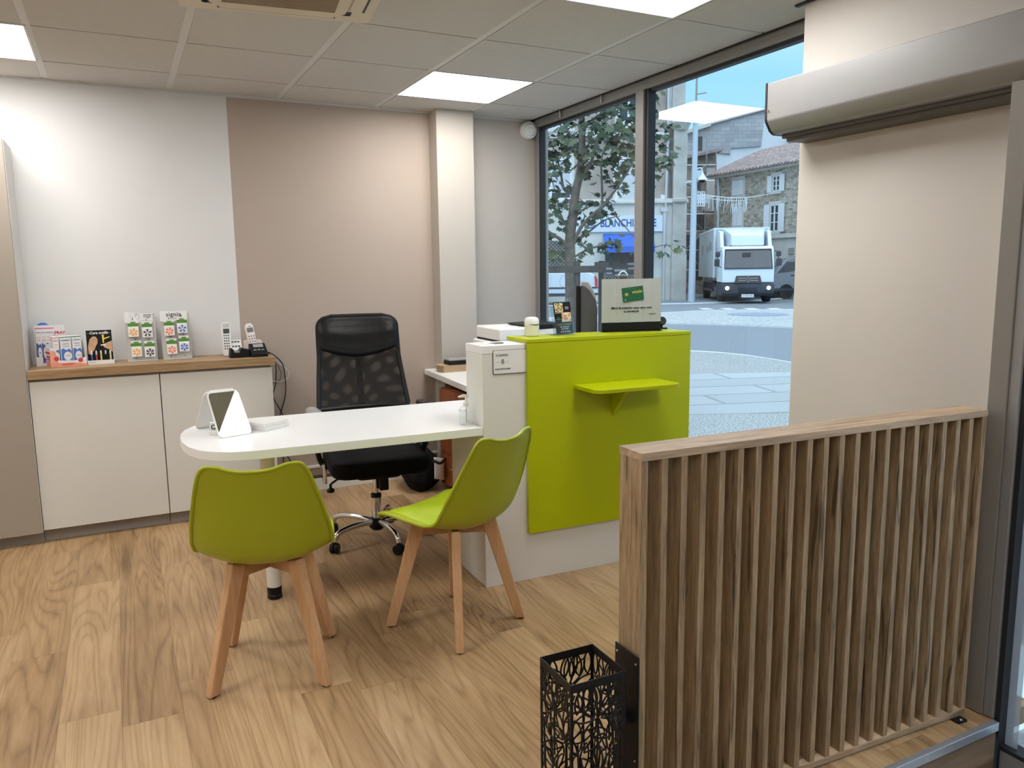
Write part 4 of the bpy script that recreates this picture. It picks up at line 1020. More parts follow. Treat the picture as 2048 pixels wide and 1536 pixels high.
for di, (lb, X_, packs) in enumerate(spec):
    t = thing('battery_display', 'clear wall-leaning rack, '+lb, 'display rack', (X_, 4.838, ZW+.0005), 0, 'hearing aid battery display racks')
    TB = Matrix.Rotation(TD, 4, 'X')
    m = MB(); m.box(-.073, .080, -.0015, .0015, .002, .262, 0, TB); m.box(-.073, .080, -.05, .0, 0, .002); bp = m.build('back_panel', M['panel'], t, bev=.0005)
    m = MB(); m.box(-.075, .070, -.0045, -.0017, .214, .272, 0, TB); hd = m.build('header', M['paper'], t, bev=.0005)
    rx = (PI/2+TD, 0, 0)
    if di == 0:
        m = MB(); fr_ = [(-.050, .222), (.068, .222), (.068, .268), (-.050, .268)]
        m.tube([TB @ Vector((x, -.0047, z)) for x, z in fr_], .0005, 4, True)
        m.tube([TB @ Vector((-.012+.013*math.cos(a), -.0048, .246+.016*math.sin(a))) for a in [k*.35-1.6 for k in range(13)]], .0008, 5)
        m.tube([TB @ Vector((-.013+.005*math.cos(a), -.0048, .248+.007*math.sin(a))) for a in [k*.4+.4 for k in range(10)]], .0007, 5)
        m.tube([TB @ Vector((-.038+.007*math.cos(k*.5), -.0048, .245+.008*math.sin(k*.5))) for k in range(12)], .0005, 4, True)
        m.build('ear_drawing', M['dark_ink'], hd)
        text('GARANTIE\nde vos piles\n1 AN', .0085, M['ink'], t, tuple(TB @ Vector((.042, -.0049, .246))), rx, bold=.0002)
    else:
        text('signia', .034, M['ink'], t, tuple(TB @ Vector((-.002, -.0049, .252))), rx, bold=.0004, space=1.08)
        text('Life sounds brilliant.', .0065, M['dark_ink'], t, tuple(TB @ Vector((-.002, -.0049, .230))), rx)
    m = MB(); m.box(-.035, -.027, -.0019, -.0016, .012, .015, 0, TB); m.box(.038, .047, -.0019, -.0016, .014, .017, 0, TB); m.build('size_print', M['dark_ink'], t)
    m = MB()
    for (c, px_, pz) in packs: m.tube([TB @ Vector((px_-.001, -.0016, pz+.052)), TB @ Vector((px_-.001, -.026, pz+.050)), TB @ Vector((px_-.001, -.029, pz+.058))], .0016, 6)
    m.build('hook', M['black'], t, smooth=True)
    for pi_, (c, px_, pz) in enumerate(packs):
        O_ = TB @ Vector((px_, -.012, pz))
        where_ = ('upper', 'upper', 'lower', 'lower')[pi_]+(' left', ' right', ' left', ' right')[pi_]
        q = thing('battery_pack', f'{cn[c]} wheel battery pack hanging {where_} on the '+('first rack with ear drawing' if di == 0 else 'rack headed signia'), 'battery pack', (X_+O_.x, 4.838+O_.y, ZW+O_.z), 0, 'battery packs on the display racks')
        q.rotation_euler = (TD, 0, math.radians((-2, 2, 1, -1)[pi_]))
        m = MB(); m.prism(rrect(.054, .092, .004, 3), -.001, .001, 'y'); cd = m.build('card', M['paper'], q)
        m = MB(); m.box(-.027, .027, -.0016, -.0011, .014, .032); m.prism(rrect(.026, .007, .002, 2, 0, .036), -.0016, -.0011, 'y'); m.build('green_band', M['pack_green'], q)
        m = MB(); m.prism(rrect(.052, .050, .004, 3, 0, -.019), -.0095, -.0012, 'y'); m.build('blister', M['paper'], q, bev=.001)
        flower(q, -.0096, 0, .0215, -.019, M[c], (6, 5, 6, 6)[pi_], (.3, .31, .52, .52)[pi_])

# telephones
def keypad(mb, x0, z0, dx, dz, nx, nz, w_, h_, y):
    for i in range(nx):
        for j in range(nz): mb.box(x0+i*dx-w_/2, x0+i*dx+w_/2, y-.0008, y, z0-j*dz-h_/2, z0-j*dz+h_/2)
t = thing('telephone', 'white cordless telephone upright beside a base with large keys', 'telephone', (.557, 4.80, ZW), math.radians(4))
TB = Matrix.Rotation(math.radians(-7), 4, 'X')
m = MB(); m.prism([(-.022, .0), (.018, .0), (.024, .03), (.022, .09), (.025, .11), (.024, .185), (.018, .197), (-.018, .197), (-.024, .185), (-.025, .11), (-.022, .09), (-.025, .03)], -.024, .0, 'y', 0, TB); hs = m.build('handset', M['white_plastic'], t, bev=.004, seg=3)
m = MB(); m.box(-.017, .017, -.0249, -.0242, .132, .160, 0, TB); m.build('screen', M['screen'], hs)
m = MB(); m.box(-.018, .018, -.0247, -.0242, .166, .190, 0, TB); m.build('earpiece', M['steel'], hs)
m = MB()
for j in range(6):
    for i in range(3): m.box(-.0135+i*.0115-.0035, -.0135+i*.0115+.0035, -.0251, -.0243, .120-j*.0155-.0035, .120-j*.0155+.0035, 0, TB)
m.build('keys', M['dark_ink'], hs)
m = MB(); m.box(.002, .082, -.022, .055, .0, .018); m.prism([(-.022, .0), (-.022, .02), (.012, .092), (.025, .092), (.05, .0)], .018, .083, 'x'); bs = m.build('base', M['white_plastic'], t, bev=.003)
m = MB()
nb = Vector((0, -.905, .425))
for j in range(3):
    for i in range(3):
        c_ = Vector((.034+.0165*i, -.017+.0125*j, .034+.0255*j-.006)); m.box(c_.x-.0055, c_.x+.0055, c_.y-.003, c_.y-.0015, c_.z-.006, c_.z+.006)
m.build('keys', M['dark_ink'], bs)
t = thing('telephone', 'pinkish white cordless telephone leaning in its charging stand', 'telephone', (.712, 4.815, ZW), math.radians(6))
TB = Matrix.Rotation(math.radians(-14), 4, 'X'); M['pinkwhite'] = P('pinkish_white_plastic', (.72, .62, .585), .35, var=.01)
RY = Matrix.Rotation(math.radians(-6), 4, 'Y')
m = MB(); m.prism([(-.016, .03), (.016, .03), (.024, .09), (.024, .16), (.023, .172), (.014, .186), (-.014, .186), (-.023, .172), (-.024, .16), (-.024, .09)], -.024, -.002, 'y', 0, TB @ RY); hs = m.build('handset', M['pinkwhite'], t, bev=.004, seg=3)
m = MB(); m.box(-.018, .018, -.0249, -.0242, .132, .160, 0, TB @ RY); m.build('screen', M['screen'], hs)
m = MB()
for j in range(4):
    for i in range(3): m.box(-.0145+i*.0145-.003, -.0145+i*.0145+.003, -.0251, -.0243, .108-j*.0165-.0035, .108-j*.0165+.0035, 0, TB @ RY)
m.box(-.008, .008, -.0251, -.0243, .166, .169, 0, TB @ RY)
m.build('keys', M['dark_ink'], hs)
m = MB(); m.prism(rrect(.108, .085, .02, 5, 0, .01), 0, .028); m.prism([(-.052, .02), (.052, .02), (.052, .075), (.044, .085), (-.044, .085), (-.052, .075)], .012, .045, 'y'); m.build('stand', M['pinkwhite'], t, bev=.005)
t = thing('charging_cradle', 'empty black charging cradle at the worktop front edge', 'cradle', (.600, 4.695, ZW), math.radians(5))
m = MB(); m.prism([(-.045, 0), (.030, 0), (.030, .046), (.022, .058), (.012, .046), (.008, .036), (-.024, .036), (-.028, .05), (-.036, .058), (-.042, .046)], -.03, .03, 'y'); m.prism([(.028, 0), (.066, 0), (.062, .045), (.032, .05)], -.024, .045, 'y'); m.build('body', M['black'], t, bev=.003)
m = MB(); m.box(-.022, .006, -.0305, .025, .030, .0365); m.build('contact_tray', M['grey_plastic'], t)
t = thing('black_telephone_base', 'black wedge telephone base with small grey screen, worktop front corner', 'telephone base', (.715, 4.69, ZW), math.radians(4))
m = MB(); m.prism([(-.045, 0), (.05, 0), (.05, .045), (.040, .073), (.028, .074), (-.045, .022)], -.046, .046, 'x'); bd = m.build('body', M['black'], t, bev=.004)
sl = math.atan2(.052, .073)
SM = Matrix.Translation((0, -.008, .0485)) @ Matrix.Rotation(sl, 4, 'X')
m = MB(); m.box(-.026, .030, .008, .036, .0005, .0015, 0, SM); m.build('screen', M['plinth'], bd)
m = MB()
for k in range(3): m.box(-.03+.022*k, -.015+.022*k, -.02, -.012, .0005, .0018, 0, SM)
m.build('keys', M['grey_plastic'], bd)
m = MB(); m.box(.046, .0475, .01, .048, .006, .05); m.build('side_strip', M['silver'], bd)

# cables hanging off the worktop end
def cable(label, pts, r, mat):
    m = MB(); m.tube(cr(pts, 8), r, 8); o = m.build('cable', mat, None, smooth=True)
    return tag(o, label, 'cable', 'cables hanging at the worktop end')
WY = YB-.012
cable('thicker black cable arching widest to the right of cupboard end', [(.735, 4.76, .925), (.775, 4.80, .93), (.83, 4.86, .90), (.885, 4.90, .84), (.900, WY, .76), (.902, WY, .69), (.893, WY, .62), (.868, WY, .545), (.852, WY, .47), (.87, WY, .30), (.92, WY, .19), (.94, WY, .171)], .0032, M['black'])
cable('black cable dropping straight beside the white cupboard end', [(.735, 4.74, .923), (.78, 4.80, .925), (.822, 4.86, .885), (.845, 4.90, .83), (.846, WY, .76), (.838, WY, .70), (.822, WY-.01, .655), (.83, WY, .61), (.862, WY, .545), (.885, WY, .47), (.87, WY, .36), (.86, WY, .171)], .0030, M['black'])
cable('thin dark cable looping short beside the cupboard end', [(.745, 4.77, .922), (.80, 4.84, .915), (.845, 4.90, .855), (.872, WY, .80), (.878, WY, .765), (.865, WY, .735), (.84, WY, .718), (.805, WY-.02, .735), (.785, WY-.03, .75)], .0018, M['dark_ink'])
cable('thin white cable looping widest against the beige wall', [(.745, 4.80, .922), (.80, 4.86, .905), (.86, WY, .85), (.915, WY, .80), (.925, WY, .765), (.90, WY, .735), (.86, WY, .725), (.81, WY-.02, .742), (.785, WY-.03, .755)], .0015, M['white_plastic'])

# ================================================================== slatted oak partition by the entrance
PRr = math.radians(-2.6)
pt = thing('slat_partition', 'waist-high oak screen of upright slats beside the entrance step', 'partition', (1.055, 1.426, 0), PRr)
LP, DP, HP = 1.209, .098, .9665
m = MB(); m.box(0, LP, 0, DP, HP-.019, HP); m.build('top_board', [M['oak_top']], pt, bev=.0008)
m = MB(); m.box(.002, LP-.002, .001, DP-.001, 0.004, .024); m.build('bottom_board', M['oak_top'], pt, bev=.0008)
for k in range(22):
    x = .001+(LP-.018-.002)*k/21
    m = MB(); m.box(0, .0175, 0, DP-.004, .0242, HP-.0192)
    m.build('slat', M['oak_slat'], pt, loc=(x, .002, 0), bev=.0006)
m = MB(); m.prism(rrect(.042, .030, .006, 4, 1.165, -.012), .0002, .004); fb = m.build('foot_bracket', M['black_satin'], pt)
m = MB(); m.lathe([(0, .004), (.005, .004), (.004, .006), (0, .0065)], 12, (1.168, -.016, 0)); m.build('screw', M['chrome'], fb, smooth=True)

# ------------------------------------------------------------------ umbrella stand with leaf cut-outs
us = thing('umbrella_stand', 'square black metal umbrella stand with leaf cut-outs by partition end', 'umbrella stand', (.916, 1.462, 0), math.radians(-1))
S_, HS = .148, .468
def ribbon(mb, pts, w_, th, lim):
    """flat closed ribbon in the xz plane, clipped to the panel"""
    k = len(pts); a = []; b = []
    for i in range(k):
        p = Vector(pts[i]); t_ = Vector(pts[(i+1) % k])-Vector(pts[i-1])
        if t_.length < 1e-9: t_ = Vector((1, 0))
        n_ = Vector((-t_.y, t_.x)).normalized(); a.append(p+n_*w_/2); b.append(p-n_*w_/2)
    cl = lambda p: (min(lim[1], max(lim[0], p.x)), min(lim[3], max(lim[2], p.y)))
    a = [cl(p) for p in a]; b = [cl(p) for p in b]
    vs = [(x, -th/2, z) for x, z in a]+[(x, -th/2, z) for x, z in b]+[(x, th/2, z) for x, z in a]+[(x, th/2, z) for x, z in b]
    fs = []
    for i in range(k):
        j = (i+1) % k
        fs += [(i, j, k+j, k+i), (2*k+i, 3*k+i, 3*k+j, 2*k+j), (i, 2*k+i, 2*k+j, j), (k+i, k+j, 3*k+j, 3*k+i)]
    mb.add(vs, fs)
def leaf_out(c, a, L, w_):
    pts = []
    for i in range(10): s_ = i/10; pts.append((L*s_, w_*math.sin(PI*s_)**.8))
    for i in range(10): s_ = 1-i/10; pts.append((L*s_, -w_*math.sin(PI*s_)**.8))
    ca, sa = math.cos(a), math.sin(a)
    return [(c[0]+x*ca-y*sa, c[1]+x*sa+y*ca) for x, y in pts]
for k in range(4):
    R_ = Matrix.Rotation(k*PI/2, 4, 'Z'); rl = random.Random(40+k)
    mb = MB(); h = S_/2
    mb.box(-h, h, -.001, .001, HS-.020, HS); mb.box(-h, h, -.001, .001, 0, .02); mb.box(-h, -h+.006, -.001, .001, .02, HS-.02); mb.box(h-.006, h, -.001, .001, .02, HS-.02)
    lim = (-h+.001, h-.001, .004, HS-.004)
    for z0, x0, ang in ((.0, .012, PI/2), (.095, -.042, PI/2+.2), (.12, .045, PI/2-.15), (.195, .0, PI/2+.05), (.27, -.050, PI/2+.15), (.29, .045, PI/2-.1), (.345, -.005, PI/2)):
        mb.tube([(x0, 0, max(.01, z0-.09)), (x0+rl.uniform(-.008, .008), 0, z0+.05)], .0026, 5)
        for q in range(5):
            a_ = ang+(q-2)*.62+rl.uniform(-.08, .08)
            L_ = .050+.022*math.cos((q-2)*.5)+rl.uniform(0, .010)
            st_ = (x0+.012*math.cos(a_), z0+.02+.012*math.sin(a_))
            ribbon(mb, leaf_out(st_, a_, L_, .0115+rl.uniform(0, .003)), .0040, .002, lim)
    for q in range(6):
        x_ = -h+.015+q*.0236
        ribbon(mb, leaf_out((x_, HS-.075), PI/2+rl.uniform(-.25, .25), .062, .0105), .0044, .002, lim)
    for v in mb.v: v.y -= h-.001
    mb.v = [R_ @ v for v in mb.v]
    mb.build('leaf_panel', M['black_satin'], us)
m = MB(); m.box(-h, h, -h, h, .002, .006); m.build('floor_plate', M['black_satin'], us)
m = MB(); m.box(.1275, .1315, -.046, .054, .004, .471); bp = m.build('mounting_plate', M['black_satin'], us, bev=.001)
for z in (.30, .10): m = MB(); m.box(.074, .1275, -.030, .030, z, z+.003); m.build('arm', M['black_satin'], us)
m = MB()
for z in (.20, .452):
    for y in (-.036, .044): m.lathe([(0, 0), (.0035, 0), (.003, .0015), (0, .002)], 10, (.1275, y, z), Matrix.Rotation(-PI/2, 4, 'Y'))
m.build('screw', M['chrome'], bp, smooth=True)
# ================================================================== the square outside (nearly level)
DH = Vector((math.sin(YAW), math.cos(YAW), 0)); RH = Vector((math.cos(YAW), -math.sin(YAW), 0))
G0, GK = -.12, .0006
def gz(d): return G0+GK*(d-3)
def ray(px, py): return _rt*((px-1024)/F_PX) - _up*((py-768)/F_PX) + _fw
def at(px, py, d):
    """point of the place seen at a pixel, d metres out along the street axis"""
    r = ray(px, py); return EYE + r*(d/r.dot(DH))
def gat(px, py):
    r = ray(px, py); n = Vector((0, 0, 1))-DH*GK; p0 = Vector((0, 0, G0-3*GK)); return EYE + r*((p0-EYE).dot(n)/r.dot(n))
def W3(r, d, z=0.0): return RH*r+DH*d+Vector((0, 0, z))
def gp(r, d, dz=0.0): return W3(r, d, gz(d)+dz)
OM = Matrix(((RH.x, DH.x, 0, 0), (RH.y, DH.y, 0, 0), (0, 0, 1, 0), (0, 0, 0, 1)))   # columns r, d, z
RZ = -YAW
def rz_of(p): return p.dot(RH), p.dot(DH), p.z

M['asphalt'] = speckle('asphalt', (.16, .18, .20), (.20, .22, .24), (.25, .27, .29), 60)
M['granite'] = speckle('exposed_aggregate', (.15, .16, .15), (.31, .32, .305), (.52, .52, .50), 60)
M['granite_far'] = speckle('exposed_aggregate_far', (.30, .31, .31), (.40, .41, .40), (.52, .52, .51), 16)
M['slabs'] = blocks('paving_slabs', (.34, .355, .355), (.41, .425, .425), (.24, .25, .25), 1.9, .62, 'xy', .8, .30)
M['kerb'] = P('kerb_stone', (.62, .63, .63), .8, var=.06, scale=6)
M['line'] = P('road_paint', (.72, .73, .74), .7, var=.06, scale=8)
M['manhole'] = P('grey_basalt_disc', (.25, .30, .38), .7, var=.08, scale=4)
M['facade_up'] = P('old_render', (.40, .335, .29), .9, var=.22, scale=.8, bump=.2)
M['facade_low'] = P('pale_stone_render', (.60, .59, .55), .9, var=.10, scale=1.2, bump=.2)
M['limestone'] = P('weathered_limestone', (.47, .45, .41), .9, var=.14, scale=1.6, bump=.2)
M['lime_pale'] = P('pale_limestone', (.62, .60, .56), .85, var=.08, scale=2)
M['shutter_white'] = P('white_roller_shutter', (.62, .66, .70), .6, var=.03)
M['frame_white'] = P('white_window_frame', (.72, .75, .78), .5, var=.02)
M['dark_glass'] = P('dark_window_glass', (.045, .055, .065), .15, var=.2, scale=2)
M['pipe'] = P('pale_drainpipe', (.52, .54, .56), .6, var=.05)
M['pipe_dark'] = P('dark_drainpipe', (.12, .12, .12), .6, var=.1)
M['sign_white'] = P('white_sign_board', (.62, .68, .76), .5, var=.02)
M['sign_navy'] = P('navy_sign_letters', (.035, .10, .30), .5, var=.02)
M['awning'] = P('blue_awning_canvas', (.035, .13, .55), .7, var=.06, scale=3)
M['shop_dark'] = P('dim_shop_interior', (.075, .07, .065), .6, var=.35, scale=5)
M['linen'] = P('folded_linen', (.40, .40, .40), .8, var=.15, scale=8)
M['lattice'] = P('grey_security_lattice', (.40, .40, .39), .6, var=.05)
M['block_wall'] = blocks('concrete_block_wall', (.33, .34, .36), (.44, .45, .47), (.26, .27, .29), .55, .24)
M['gable_white'] = P('white_rendered_gable', (.66, .70, .74), .9, var=.05, scale=.8)
M['rubble'] = stone('rubble_stone', (.22, .195, .16), (.55, .49, .40), (.42, .39, .34), 5.0, (1, 1, 1.7))
M['rubble_dark'] = stone('old_rubble_stone', (.20, .17, .145), (.44, .37, .31), (.34, .29, .25), 3.2, (1, 1, 1.6))
M['brickred'] = blocks('red_brick_wall', (.40, .22, .16), (.48, .30, .22), (.35, .28, .24), .3, .1)
M['tiles'] = P('terracotta_roof_tiles', (.36, .28, .255), .9, var=.35, scale=5)
M['truck_white'] = P('truck_white_paint', (.70, .76, .80), .3, var=.02, coat=.3)
M['box_grey'] = P('truck_box_panel', (.52, .54, .55), .45, var=.03)
M['truck_dark'] = P('truck_dark_plastic', (.035, .04, .055), .55, var=.1)
M['truck_grille'] = P('truck_grille', (.07, .055, .055), .5, var=.1)
M['tyre'] = P('tyre_rubber', (.015, .015, .017), .8, var=.1)
M['windscreen'] = glass('vehicle_glass', (.16, .18, .20), 1.5)
M['headlight'] = emit('headlight_lamp', (1.0, .78, .42), 5.0)
M['van_grey'] = P('grey_van_paint', (.22, .235, .27), .35, var=.03, coat=.3)
M['van_white'] = P('white_van_paint', (.62, .68, .74), .35, var=.02, coat=.3)
M['pole'] = P('pale_blue_pole_paint', (.48, .55, .62), .4, var=.03)
M['bark'] = P('tree_bark', (.17, .14, .115), .9, var=.25, scale=14, bump=.5, bscale=60)
M['stake'] = P('weathered_stake_wood', (.085, .073, .065), .85, var=.2, scale=10, stretch=(1, 1, .2))
def leafmat():
    m, nt, b = mk('maple_leaf'); oi = N(nt, 'ShaderNodeNewGeometry'); r = N(nt, 'ShaderNodeValToRGB'); el = r.color_ramp.elements
    el[0].color = (.022, .045, .026, 1); el[1].color = (.105, .125, .045, 1); k = el.new(.6); k.color = (.042, .072, .032, 1)
    nt.links.new(oi.outputs['Random Per Island'], r.inputs[0]); nt.links.new(r.outputs[0], b.inputs['Base Color']); b.inputs['Roughness'].default_value = .55
    b.inputs['Subsurface Weight'].default_value = 0.0
    return m
M['leaf'] = leafmat()

# ------------------------------------------------------------------ ground
m = MB(); m.add([gp(-30, 3.0, -.04), gp(60, 3.0, -.04), gp(60, 80, -.04), gp(-30, 80, -.04)], [(0, 1, 2, 3)]); struct(m.build('road', M['asphalt']))
m = MB(); m.add([(2.52, 1.4, -.175), (2.52, -6, -.175), (9, -6, -.175), (9, 1.4, -.175)], [(0, 1, 2, 3)]); struct(m.build('pavement_entrance', M['granite_far']))
def band(name, near, far, dz, mat, th=.06):
    """strip of ground between two polylines of (r, d)"""
    mb = MB(); P_ = [gp(r, d, dz) for r, d in near]+[gp(r, d, dz) for r, d in reversed(far)]
    k = len(P_); B_ = [p-Vector((0, 0, th)) for p in P_]
    mb.add(P_+B_, [tuple(range(k)), tuple(range(2*k-1, k-1, -1))]+[(i, (i+1) % k, k+(i+1) % k, k+i) for i in range(k)])
    o = mb.build(name, mat); return struct(o)
def gl(*pp):
    out_ = []
    for x, y in pp: p = gat(x, y); out_.append((p.dot(RH), p.dot(DH)))
    return out_
l1 = gl((1385, 829), (1575, 826)); l1 = [(-14, l1[0][1])]+l1+[(4.45, l1[1][1])]
l2 = gl((1385, 748), (1578, 745)); l2 = [(-14, l2[0][1])]+l2+[(4.6, l2[1][1])]
l3 = [(-14, 17.0)]+gl((1387, 703), (1440, 706), (1500, 712), (1580, 725))+[(5.0, 10.9), (5.8, 8.9), (7.2, 6.6), (9.6, 4.2)]
l4 = [(1.0, 24.3), (2.5, 23.5)]+gl((1340, 645), (1450, 648), (1580, 653))+[(9.8, 18.3), (14, 16.2)]
l5 = [(1.0, 24.5), (3.0, 25.5)]+gl((1323, 627), (1420, 622), (1500, 621), (1580, 620))+[(14, 27.9)]
band('pavement', [(-14, 3.2), (3.4, 3.2), (6, 1.0), (9.6, 1.0)], l3, 0, M['granite'])
band('pavement_slabs', l1, l2, .004, M['slabs'], .01)
k1 = [(r, d) for r, d in l3]; k2 = [(r, d+.16) for r, d in l3]
band('kerb', k1, k2, .006, M['kerb'])
band('traffic_island', l4, l5, .02, M['granite_far'])
band('kerb_island', [(r, d-.12) for r, d in l4], [(r, d) for r, d in l4], .01, M['kerb'])
band('kerb_island', l5, [(r, d+.15) for r, d in l5], .03, M['kerb'])
c_ = gat(1515, 630); a_ = gat(1453, 630); b_ = gat(1515, 624)
m = MB(); rr = (c_-a_).length; cr_, cd_ = c_.dot(RH), c_.dot(DH)
el = [gp(cr_+rr*math.cos(k*PI/24), cd_+min(1.6, rr)*math.sin(k*PI/24), .026) for k in range(48)]
m.add(el, [tuple(range(48))]); struct(m.build('pavement_disc', M['manhole']))
# far side: kerb line and pavement in front of the houses
far = [(-14, 33.4)]+gl((1310, 608), (1380, 607), (1450, 604.5), (1520, 600), (1590, 594))+[(18, 41.6), (30, 50)]
band('pavement_far', far, [(r, 60) for r, d in far], .0, M['asphalt'])
band('kerb_far', [(r, d-.25) for r, d in far], far, .03, M['kerb'])
for x in (1411, 1455.5, 1502.5, 1550):
    p = gat(x, 616); r, d = p.dot(RH), p.dot(DH)
    m = MB(); m.box(r-.20, r+.20, d-.45, d+.45, gz(d)-.035, gz(d)-.028, 0, OM); struct(m.build('road_marking', M['line']))

# ------------------------------------------------------------------ laundry building across the square
DF = 38.0
def fx(px, py=450, d=DF): return at(px, py, d).dot(RH)
def fz(px, py, d=DF): return at(px, py, d).z
lb = thing('shop_building', 'old grey-beige corner building with laundry shop, sign and stone pilaster', 'building', tuple(W3(0, DF, gz(DF))), RZ)
g_ = gz(DF)
def R2(px0, py0, px1, py1, d=DF):
    """rectangle on the facade: r0, r1, z0, z1 in the building's own frame"""
    p, q = at(px0, py0, d), at(px1, py1, d); return p.dot(RH), q.dot(RH), q.z-g_, p.z-g_
xr = fx(1372); xp = fx(1342); zc = fz(1300, 405)-g_
m = MB(); m.box(-9, xr-.15, .02, 9, zc, 16); m.build('upper_wall', M['facade_up'], lb)
m = MB(); m.box(-9, xr-.1, -.05, 9, -.3, zc); m.build('lower_wall', M['facade_low'], lb)
m = MB(); m.box(-9, xr+.05, -.22, .02, zc-.05, zc+.09); m.box(-9, xr+.02, -.14, .02, zc+.09, zc+.17); m.build('cornice', M['lime_pale'], lb, bev=.02)
zcap = fz(1350, 262)-g_; ztop = fz(1350, 249)-g_
m = MB(); m.box(xp, xr, -.28, .3, -.3, 2.2); m.box(xp+.03, xr-.03, -.24, .3, 2.2, zc); m.box(xp+.03, xr-.06, -.24, .3, zc, zcap); pl = m.build('pilaster', M['limestone'], lb)
m = MB(); m.lathe([(.34, 0), (.40, .1), (.40, .18), (.47, .26), (.50, .34)], 20, ((xp+xr)/2, .0, zcap)); m.lathe([(.37, 0), (.43, .05), (.43, .17), (.37, .22)], 20, ((xp+xr)/2, .0, zc-.05)); m.build('capital', M['limestone'], pl, smooth=True)
m = MB(); m.box(fx(1336, 200), fx(1370, 200), -.10, .3, ztop, 16); m.build('upper_pilaster', M['limestone'], lb)
def fac_window(px0, py0, px1, py1, kind):
    r0, r1, z0, z1 = R2(px0, py0, px1, py1)
    m = MB(); b_ = .09
    m.box(r0-.12, r1+.12, -.05, .02, z1, z1+.22); m.box(r0-.14, r0, -.05, .02, z0, z1); m.box(r1, r1+.14, -.05, .02, z0, z1); m.box(r0-.2, r1+.2, -.16, .02, z0-.16, z0)
    fr = m.build('window', M['lime_pale'], lb)
    m = MB(); m.box(r0, r1, -.012, .03, z0, z1); m.build('pane', M['dark_glass'], fr)
    if kind == 'shutter':
        m = MB(); zb = z0+.32 if px0 < 1150 else z0+.02
        n_ = 26
        for k in range(n_): m.box(r0+.07, r1-.07, -.045, -.013, zb+(z1-.08-zb)*k/n_, zb+(z1-.08-zb)*(k+.82)/n_)
        m.build('roller_shutter', M['shutter_white'], fr)
    m = MB(); m.box(r0, r0+.08, -.05, -.013, z0, z1); m.box(r1-.08, r1, -.05, -.013, z0, z1); m.box(r0, r1, -.05, -.013, z0, z0+.08); m.box(r0, r1, -.05, -.013, z1-.06, z1)
    if kind == 'open': m.box((r0+r1)/2-.05, (r0+r1)/2+.05, -.05, -.013, z0, z1); m.box(r0, r1, -.05, -.013, z0+.06, z0+.2)
    m.build('sash', M['frame_white'], fr)
fac_window(1100, 318, 1143, 399, 'shutter'); fac_window(1232, 316, 1279, 401, 'shutter')
fac_window(1100, 180, 1141, 257, 'open'); fac_window(1236, 170, 1278, 250, 'open')
r0, r1, z0, z1 = R2(1060, 264, 1334, 274); m = MB(); m.box(-9, r1, -.10, .02, z0, z1); m.build('string_course', M['lime_pale'], lb, bev=.015)
# drainpipes
xd = fx(1334, 300); m = MB(); m.tube([(xd, -.14, 16), (xd, -.14, fz(1334, 300)-g_), (xd-.05, -.15, fz(1334, 420)-g_), (xd-.12, -.2, 2.5), (xd-.10, -.2, -.2)], .055, 10); m.lathe([(.06, 0), (.10, .12), (.10, .2), (.06, .22)], 12, (xd, -.14, fz(1334, 290)-g_)); m.build('drainpipe', M['pipe'], lb, smooth=True)
m = MB(); m.tube([(xd+.18, -.06, 16), (xd+.18, -.06, zc+.2)], .045, 8); m.build('drainpipe', M['pipe_dark'], lb, smooth=True)
xd = fx(1326, 480); m = MB(); m.tube([(xd, -.14, fz(1326, 424)-g_), (xd+.02, -.14, 0)], .045, 8); m.box(xd-.16, xd+.16, -.22, -.06, fz(1326, 424)-g_, fz(1326, 416)-g_); m.build('drainpipe', M['pipe'], lb, smooth=True)
r0, r1, z0, z1 = R2(1321, 390, 1331, 398); m = MB(); m.box(r0, r1, -.12, .02, z0, z1); m.build('meter_box', M['frame_white'], lb)
# sign
r0, r1, z0, z1 = R2(1163, 433, 1324, 463); rs0 = r0-.6
m = MB(); m.box(rs0, r1, -.16, -.06, z0, z1); sg = m.build('shop_sign', M['sign_white'], lb, bev=.01)
zt_ = (z0+z1)/2; ra, rb_ = fx(1200), fx(1311)
tx = text('BLANCHISSERIE', .50, M['sign_navy'], lb, ((ra+rb_)/2, -.165, zt_+.02), bold=.012); wd = max(v.co.x for v in tx.data.vertices)-min(v.co.x for v in tx.data.vertices); tx.scale = ((rb_-ra)/wd, 1, 1)
ri = fx(1180); m = MB()
for k in range(3):
    zz = zt_-.20+.13*k; m.prism([(ri-.28, zz), (ri+.10, zz), (ri+.26, zz+.12), (ri+.26, zz+.19), (ri+.08, zz+.07), (ri-.28, zz+.07)], -.175, -.162, 'y')
m.build('shop_emblem', M['sign_navy'], lb)
# awning
r0, r1, z0, z1 = R2(1206, 470, 1303, 505)
m = MB(); m.prism([(-.05, z1+.05), (-.5, z1-.32), (-.9, z0+.28), (-.9, z0), (-.86, z0), (-.86, z0+.24), (-.5, z1-.4), (-.05, z1-.05)], r0, r1, 'x'); m.build('awning', M['awning'], lb)
